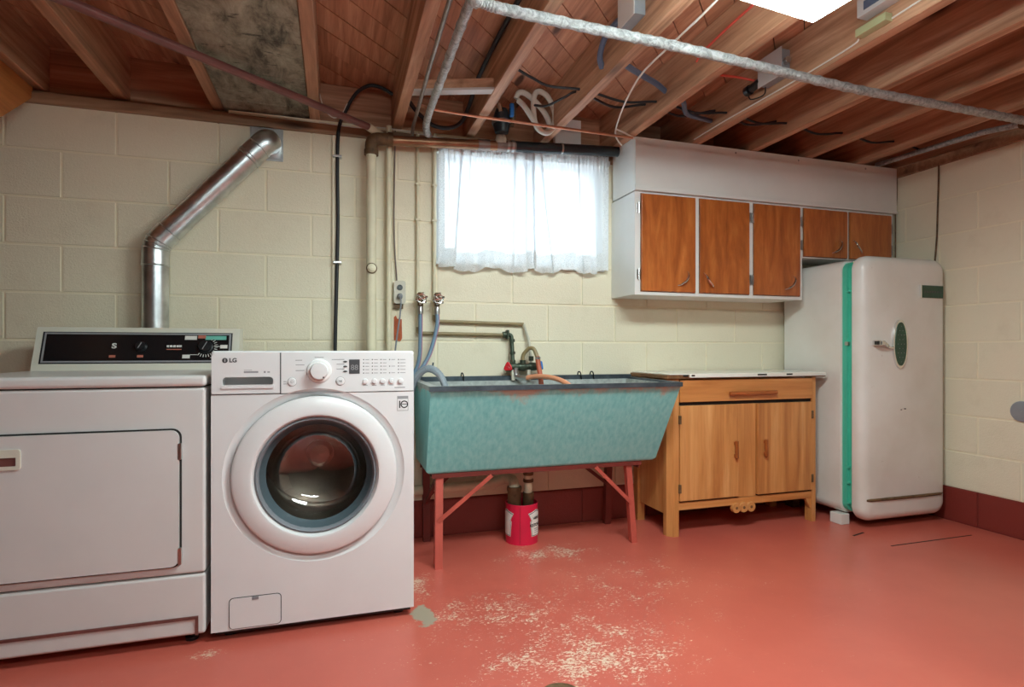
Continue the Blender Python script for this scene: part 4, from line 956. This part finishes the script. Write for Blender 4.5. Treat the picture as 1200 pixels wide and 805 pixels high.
fd = pillow(fx0+.006, fx1+.004, .042, fz1+.012, .075, [(2.412, .016), (2.408, .005), (2.400, 0), (2.372, 0), (2.356, .005), (2.344, .014), (2.336, .028), (2.331, .045)], .012).build('door', m_fridge, rf, 'bulging rounded door')
for z in (.235, .125, .32, 1.28): MB().box(fx0+.011, fx0+.05, 2.424, 2.440, z-.006, z+.006, .002).build('gasket_joint', m_green, rf)
MB().box(fx0+.008, fx0+.03, 2.430, 2.452, .985, 1.005, .002).build('latch_strike', m_steel, rf)
MB().box(2.652, 2.712, 2.455, 2.53, 0, .058, .004).build('foot_block', m_fridge, rf, 'chipped white foot block')
MB().box(3.20, 3.26, 2.46, 2.53, 0, .058, .004).build('foot_block', m_oldiron, rf); MB().box(2.67, 2.72, 2.82, 2.88, 0, .06).build('foot_block', m_oldiron, rf); MB().box(3.20, 3.26, 2.82, 2.88, 0, .06).build('foot_block', m_oldiron, rf)
# oval escutcheon with dots, latch arm, name plate, kick strip
ox, oz = 2.905, .992; oy = 2.322
ov = lambda s_, n_=36: [(ox+.050*s_*math.cos(2*PI*k/n_), oz+.131*s_**.5*math.sin(2*PI*k/n_)) for k in range(n_)]
oe = MB().prism(ov(1.0), oy-.012, oy+.002, 'y').build('oval_escutcheon', m_chrome, fd, 'oval chrome-rimmed plate')
MB().prism(ov(.80), oy-.0145, oy-.010, 'y').build('oval_face', m_darkgreen, oe, 'dark green oval face')
dt = MB()
for i in range(9):
    for j in range(2 if i % 2 else 3):
        px_ = ox+(j-.5 if i % 2 else j-1)*.022; pz_ = oz+(i-4)*.024
        if ((px_-ox)/.036)**2+((pz_-oz)/.110)**2 < 1: dt.lathe([(.002, 0), (.0015, -.0012), (.0002, -.0014)], (px_, oy-.0145, pz_), 'y', 8)
dt.build('stud_dots', m_lgray, oe)['kind'] = 'stuff'
lt = MB(); lt.box(2.722, 2.744, oy-.034, oy+.004, .984, 1.011, .004); lt.build('latch_head', m_chrome, fd)
MB().box(2.719, 2.730, oy-.036, oy-.012, .988, 1.007, .002).build('latch_slot', m_black, fd)
MB().tube(spline([(2.742, oy-.028, .998), (2.77, oy-.028, .996), (2.80, oy-.018, .984), (2.83, oy-.008, .974), (2.87, oy-.006, .972)], 5), [.013]*5+[.010]*6+[.007]*5+[.006]*5, 10).build('latch_arm', m_chrome, fd)
npx = MB().box(3.066, 3.232, oy-.002, oy+.014, 1.247, 1.315, .002).build('name_plate', m_darkgreen, fd, 'dark green rectangular badge')
MB().box(3.062, 3.068, oy-.005, oy+.014, 1.245, 1.317).build('plate_edge', m_chrome, npx)
for k in range(7): MB().box(3.088+k*.019, 3.098+k*.019, oy-.0028, oy-.0018, 1.275, 1.285).build('plate_letter_mark', m_dgray, npx)
MB().tube([(2.70, 2.342, .160)]+[(2.72+.055*k, 2.331-.0045*math.sin(PI*k/9.5), .161) for k in range(10)]+[(3.252, 2.346, .161)], .0085, 8).build('kick_strip', m_oldiron, fd, 'tarnished trim strip')
for px_, pz_, w_ in ((2.915, .636, .007), (2.94, .640, .012)): MB().box(px_, px_+w_, 2.317, 2.3195, pz_, pz_+.004).build('chip', m_ink, fd)

# ------------------------------------------------------------------ right wall items
tag(MB().lathe([(.052, .001), (.052, -.006), (.044, -.009), (.001, -.009)], (XR-.002, 1.985, .650), 'x', 32).build('cover_plate', m_boxsteel), 'round grey cover plate on the right block wall', 'cover plate')
tag(MB().tube(spline([(XR-.008, 2.398, ZTOP+.01), (XR-.008, 2.400, 1.9), (XR-.008, 2.405, 1.75), (XR-.008, 2.41, 1.6), (XR-.010, 2.425, 1.40), (XR-.012, 2.44, 1.2)], 6), .0045, 8).build('hanging_cable', m_oldiron), 'dark cord hanging down the right wall behind refrigerator', 'cord')
tag(MB().tube(spline([(XR-.008, 2.655, 2.02), (XR-.008, 2.655, 1.9), (XR-.009, 2.66, 1.83), (XR-.018, 2.655, 1.79), (XR-.022, 2.652, 1.6), (XR-.022, 2.652, 1.40)], 6), .004, 8).build('corner_cable', m_oldiron), 'dark cord at the right end of the wall cabinets', 'cord')

# ------------------------------------------------------------------ overhead pipes
tag(MB().tube([(-1.35, 1.72, 2.030), (-.797, 2.094, 2.040), (.155, 2.820, 2.030)], .0165, 14).build('diagonal_pipe', m_rust), 'reddish brown pipe slanting under the left joists', 'pipe')
tag(MB().tube([(.155, 2.820, 2.030), (.225, 2.875, 2.012)], .0185, 14).build('pipe_socket', m_cream), 'cream painted end of the slanting brown pipe', 'pipe')
tag(MB().tube([(.333, 1.2, 2.055), (.345, 1.757, 2.056), (.352, 2.2, 2.056)]+[(.369, 2.83, 2.056)]+fillet([(.371, 2.86, 2.05), (.373, 2.895, 2.02), (.403, 2.905, 1.99)], .02), .0085, 10).build('thin_riser_pipe', m_graypipe), 'thin grey pipe running along the middle joist', 'pipe')
wi = thing('insulated_pipe', 'foil wrapped pipe running along joist and across the ceiling', 'pipe', (.4, 1.69, 2.03))
def wrap(pts, r, name, lab=None):
    P = spline(pts, 22); rr_ = [r*(1+.07*math.sin(i*1.7)+random.uniform(-.05, .05)) for i in range(len(P))]
    return MB().tube(P, rr_, 14).build(name, m_wrap, wi, lab, 60)
wrap([(.395, .6, 2.032), (.396, 1.1, 2.032), (.398, 1.66, 2.030), (.402, 2.1, 2.030), (.408, 2.55, 2.030), (.420, 2.74, 2.028), (.455, 2.86, 2.022)], .0165, 'wrapped_run')
wrap([(.398, 1.675, 2.022), (.43, 1.685, 2.016), (.522, 1.690, 2.010), (.85, 1.70, 2.006), (1.14, 1.71, 2.004), (1.54, 1.745, 2.006), (1.98, 1.778, 2.006), (2.45, 1.79, 2.008), (2.876, 1.795, 2.008), (3.06, 1.80, 2.008)], .0170, 'wrapped_branch')
MB().tube(spline([(.39, 1.64, 2.03), (.40, 1.68, 2.024), (.42, 1.69, 2.02)], 6), .023, 12).build('wrapped_tee', m_wrap, wi)
pipe('wall_edge_pipe', 'grey wrapped pipe along the top of the right wall', [(3.195, 2.70, 2.10), (3.18, 2.45, 2.09), (3.13, 2.05, 2.06), (3.085, 1.86, 2.022)], .014, m_wrap)
tag(MB().lathe([(.022, -.03), (.024, 0), (.022, .03)], (3.085, 1.83, 2.01), 'x', 14, True, True).build('pipe_tee', m_oldiron), 'dark pipe tee at the end of the wrapped ceiling pipe', 'pipe fitting')
cu = pipe('copper_tube', 'thin copper tube crossing below the joists above the window', [(.366, 2.585, 2.066), (.42, 2.60, 2.060), (.645, 2.618, 2.060), (1.08, 2.63, 2.060), (1.48, 2.65, 2.062)], .0065, m_copper, n=10)
# backflow valve in the joist bay
bv = thing('backflow_valve', 'black valve with blue lever hanging above the window', 'valve', (.825, 2.80, 2.04))
MB().lathe([(.001, -.06), (.034, -.055), (.044, -.02), (.044, .02), (.036, .05), (.03, .065), (.001, .07)], (.815, 2.80, 2.122), 'z', 22).build('valve_body', m_abs, bv)
MB().lathe([(.05, -.008), (.052, 0), (.05, .008)], (.815, 2.80, 2.118), 'z', 22, True, True).build('flange', m_steel, bv)
MB().lathe([(.028, -.02), (.03, 0), (.024, .02)], (.820, 2.83, 2.045), 'z', 18, True, True).build('outlet_nut', m_outlet, bv)
MB().tube([(.820, 2.845, 2.04), (.828, 2.862, 2.025)], .020, 14).build('outlet_tube', m_oldiron, bv)
MB().box(.842, .862, 2.735, 2.760, 2.135, 2.200, .004).build('lever', m_bluehandle, bv, 'blue lever')
MB().tube([(.80, 2.765, 2.16), (.79, 2.76, 2.20)], .012, 10).build('gauge_port', m_chrome, bv)
MB().tube([(.86, 2.78, 2.10), (.875, 2.78, 2.20), (.905, 2.78, 2.232)], .014, 12).build('upper_fitting', m_oldiron, bv)
hs = [(.90, 2.775, 2.225)]
cl = thing('coiled_hose', 'milky white hose looped up in the joist bay above window', 'hose', (.98, 2.75, 2.1))
MB().tube(spline([(.872, 2.74, 2.225), (.888, 2.735, 2.255), (.925, 2.73, 2.25), (.985, 2.72, 2.20), (1.03, 2.715, 2.14), (1.042, 2.71, 2.09), (1.02, 2.71, 2.062), (.985, 2.71, 2.07), (.962, 2.71, 2.11), (.955, 2.71, 2.19), (.962, 2.705, 2.245), (.99, 2.70, 2.258), (1.03, 2.695, 2.23), (1.06, 2.69, 2.16), (1.06, 2.69, 2.10), (1.03, 2.69, 2.055), (.99, 2.695, 2.06), (.945, 2.70, 2.12), (.905, 2.71, 2.18), (.88, 2.725, 2.21)], 8), .0135, 12).build('hose_loop', m_whitehose, cl)

# ------------------------------------------------------------------ wiring among the joists
def wire(name, label, pts, r, m_, cat='cable', sub=8): return tag(MB().tube(spline(pts, sub), r, 8).build(name, m_), label, cat)
wire('joist_cable', 'black cable slung between joists, upper of the two', [(.69, 2.29, 2.165), (.76, 2.322, 2.152), (.83, 2.356, 2.146), (.92, 2.384, 2.137), (1.076, 2.36, 2.130), (1.28, 2.37, 2.108), (1.476, 2.376, 2.134), (1.67, 2.38, 2.11), (1.873, 2.38, 2.132), (2.05, 2.385, 2.105), (2.245, 2.39, 2.128), (2.43, 2.40, 2.10), (2.628, 2.405, 2.126), (2.82, 2.41, 2.10), (3.012, 2.42, 2.128), (3.2, 2.42, 2.10)], .0058, m_rubber)
wire('joist_cable', 'black cable slung between joists, lower of the two', [(.93, 2.62, 2.15), (.955, 2.52, 2.11), (1.0, 2.42, 2.112), (1.076, 2.405, 2.142), (1.27, 2.45, 2.115), (1.476, 2.477, 2.163), (1.66, 2.48, 2.13), (1.873, 2.47, 2.18), (2.05, 2.47, 2.13), (2.245, 2.46, 2.17)], .0058, m_rubber)
wire('joist_cable', 'thick black cable following joist then looping to the wall pipes', [(.640, 1.5, 2.225), (.640, 2.0, 2.235), (.640, 2.3, 2.24), (.640, 2.6, 2.225), (.640, 2.78, 2.175), (.615, 2.86, 2.12), (.55, 2.875, 2.09), (.47, 2.87, 2.095), (.40, 2.85, 2.135), (.35, 2.82, 2.175)], .0105, m_rubber)
jb = thing('junction_box', 'grey metal junction box on joist with blue-grey conduit', 'junction box', (1.03, 1.85, 2.2))
MB().box(1.006, 1.052, 1.79, 1.90, 2.145, 2.25, .003).build('box_body', m_boxsteel, jb); MB().box(1.002, 1.006, 1.785, 1.905, 2.14, 2.255, .001).build('box_cover', m_boxwhite, jb)
wire('flex_conduit', 'blue-grey conduit dropping from the grey junction box', [(1.03, 1.90, 2.20), (1.025, 1.97, 2.205), (1.02, 2.05, 2.19), (1.03, 2.11, 2.15), (1.053, 2.135, 2.12)], .0125, m_bluecond, 'conduit')
wire('flex_conduit', 'blue-grey conduit spanning the bay right of the junction box', [(1.10, 2.07, 2.125), (1.18, 2.12, 2.128), (1.28, 2.20, 2.150), (1.38, 2.26, 2.158), (1.454, 2.30, 2.150)], .0125, m_bluecond, 'conduit')
wire('flex_conduit', 'blue-grey conduit bent into the dark bay above the soffit', [(1.50, 2.28, 2.14), (1.55, 2.30, 2.11), (1.62, 2.38, 2.10), (1.74, 2.45, 2.12), (1.849, 2.50, 2.137)], .0115, m_bluecond, 'conduit')
wire('bell_wire', 'white wire drooping from ceiling to soffit corner', [(1.20, 1.45, 2.15), (1.19, 1.58, 2.10), (1.19, 1.85, 2.09), (1.205, 2.09, 2.092), (1.27, 2.35, 2.085), (1.36, 2.60, 2.085), (1.40, 2.68, 2.075), (1.43, 2.71, 2.06), (1.455, 2.72, 2.045)], .0042, m_whitewire, 'wire')
wire('bell_wire', 'white wire curl at the corner of the soffit', [(1.37, 2.62, 2.085), (1.42, 2.635, 2.078), (1.47, 2.65, 2.07), (1.50, 2.66, 2.066)], .004, m_whitewire, 'wire')
wire('red_wire', 'red wire crossing the joist face toward the pale box', [(1.445, 1.55, 2.215), (1.448, 1.72, 2.21), (1.447, 1.88, 2.20), (1.448, 2.02, 2.185), (1.452, 2.06, 2.17)], .005, m_redwire, 'wire')
wire('red_wire', 'red wire end plugged into the pale box', [(1.50, 2.10, 2.16), (1.60, 2.15, 2.18), (1.72, 2.15, 2.185), (1.82, 2.12, 2.165)], .005, m_redwire, 'wire')
pb = thing('transformer_box', 'pale box with black plug on joist behind the wrapped pipe', 'electrical box', (1.82, 2.03, 2.18))
MB().box(1.80, 1.848, 1.965, 2.095, 2.125, 2.235, .004).build('box_body', m_boxsteel, pb); MB().box(1.795, 1.80, 1.96, 2.10, 2.12, 2.24, .001).build('box_cover', m_boxwhite, pb)
MB().tube([(1.82, 1.965, 2.18), (1.82, 1.945, 2.18)], .014, 12).build('connector', m_steel, pb)
MB().tube([(1.81, 2.10, 2.155), (1.80, 2.15, 2.14)], .018, 12).build('plug', m_black, pb); MB().lathe([(.001, -.014), (.022, -.012), (.022, .012), (.001, .014)], (1.80, 2.165, 2.14), 'y', 14).build('plug_cap', m_black, pb)
MB().tube(spline([(1.80, 2.17, 2.135), (1.81, 2.16, 2.10), (1.83, 2.10, 2.10), (1.82, 2.08, 2.14)], 6), .003, 6).build('loop_wire', m_black, pb)
tb = thing('transformer_box', 'small white box with dark slot at the top edge right of light', 'electrical box', (1.83, 1.55, 2.19))
MB().box(1.80, 1.848, 1.47, 1.60, 2.155, 2.245, .003).build('box_body', m_boxwhite, tb); MB().box(1.797, 1.80, 1.50, 1.57, 2.17, 2.20).build('slot', m_bluecond, tb)
MB().box(1.815, 1.848, 1.50, 1.62, 2.10, 2.128, .002).build('terminal_strip', m_terminal, tb, 'pale green terminal strip'); 
wire('low_voltage_wire', 'thin white wire stapled along the joist below the boxes', [(1.846, 1.2, 2.125), (1.846, 1.5, 2.11), (1.846, 1.62, 2.112), (1.845, 1.66, 2.095), (1.845, 1.9, 2.09), (1.845, 2.2, 2.092), (1.845, 2.45, 2.094), (1.845, 2.64, 2.09)], .0032, m_whitewire, 'wire')
wire('bell_wire', 'thin pale wire tacked across the left end of the plate', [(-.075, 2.90, 2.22), (-.05, 2.895, 2.13), (-.01, 2.895, 2.085), (.03, 2.895, 2.10), (.06, 2.895, 2.16)], .0026, m_whitewire, 'wire')
wire('plate_wire', 'thin pale wire running along the plate to the window', [(-.07, 2.90, 2.055), (.10, 2.90, 2.050), (.24, 2.895, 2.062), (.36, 2.895, 2.055), (.55, 2.90, 2.045), (.78, 2.90, 2.048)], .0026, m_whitewire, 'wire')

# ------------------------------------------------------------------ curtains
cr_ = thing('curtain_rod', 'thin white rod carrying the window curtains', 'curtain rod', (.97, 2.895, 1.985))
MB().tube([(.505, 2.899, 1.985), (1.475, 2.899, 2.005)], .005, 10).build('rod', m_winframe, cr_)
for x, z in ((.508, 1.985), (1.470, 2.005)): MB().box(x-.006, x+.006, 2.893, YB-.001, z-.012, z+.012, .002).build('bracket', m_winframe, cr_)
def curtain(xa, xb, seed, label, lean, folds):
    rnd = random.Random(seed); t = thing('curtain', label, 'curtain', ((xa+xb)/2, 2.885, 1.40))
    ph = [rnd.uniform(0, 6.28) for _ in range(6)]; Wd = xb-xa
    NU, NV = 220, 26
    def surf(uu, vv):       # vv 0 top .. 1 bottom
        x = xa+Wd*uu
        zt = 1.998+.02*(x-.5)
        am = .004+.008*vv
        y = (2.893 if lean > 0 else 2.886)+am*(math.sin(uu*31+ph[0]+vv*lean*20)+.6*math.sin(uu*17+ph[1]-vv*1.3))
        y += .004*math.sin(uu*170+ph[4])*max(0, 1-vv*6)
        for u0, dr_, wd_, st_, fade in folds:
            q = (uu-u0-dr_*vv)/wd_; e_ = math.exp(-q*q)*(1-fade*vv)
            x -= st_*Wd*wd_*q*e_; y += .011*q*e_-.005*e_
        bot = .600+.012*math.sin(uu*13+ph[3])+.010*abs(math.sin(uu*19+ph[5]))
        return Vector((x, min(y, 2.916), zt-vv*bot))
    def patch(u0, u1, v0, v1, nu, nv, m_, name, dy_=0):
        v_ = [surf(u0+(u1-u0)*i/nu, v0+(v1-v0)*j/nv)+Vector((0, dy_, 0)) for j in range(nv+1) for i in range(nu+1)]
        f_ = [(j*(nu+1)+i, j*(nu+1)+i+1, (j+1)*(nu+1)+i+1, (j+1)*(nu+1)+i) for j in range(nv) for i in range(nu)]
        return MB().add(v_, f_).build(name, m_, t, None, 180)
    patch(0, 1, 0, 1, NU, NV, m_curtain, 'panel')
    patch(0, 1, .87, 1.03, NU, 5, m_lace, 'lace_hem', -.003)
    patch(0, .06, 0.04, .88, 14, NV, m_lace, 'lace_edge', -.003) if lean > 0 else patch(.92, 1, .04, .88, 16, NV, m_lace, 'lace_edge', -.003)
    patch(0, 1, -.03, .06, NU, 4, m_lace, 'gathered_heading', -.004)
curtain(.508, 1.015, 3, 'white sheer curtain, left of the pair at the window', .03, [(.24, -.08, .035, 2.4, .3), (.33, -.05, .02, 2.0, .8), (.80, -.02, .035, 2.3, .0), (.92, .0, .03, 2.2, .2), (.10, 0, .02, 1.7, .5)])
curtain(.975, 1.462, 8, 'white sheer curtain, right of the pair at the window', -.03, [(.08, .02, .04, 2.3, .1), (.17, .14, .035, 2.5, .3), (.42, .02, .02, 1.6, .5), (.62, .06, .03, 2.1, .5), (.80, .05, .028, 2.2, .2)])

# ------------------------------------------------------------------ floor drain at the lower frame edge
fdn = thing('floor_drain', 'dark round floor drain just at the lower picture edge', 'drain', (.600, 1.47, 0))
MB().lathe([(.06, .0003), (.06, .004), (.05, .005), (.001, .005)], (.600, 1.47, 0), 'z', 28).build('drain_grate', m_oldiron, fdn)
for k in range(5): MB().box(.57, .63, 1.447+k*.011, 1.451+k*.011, .0048, .0056).build('drain_slot', m_gap, fdn)
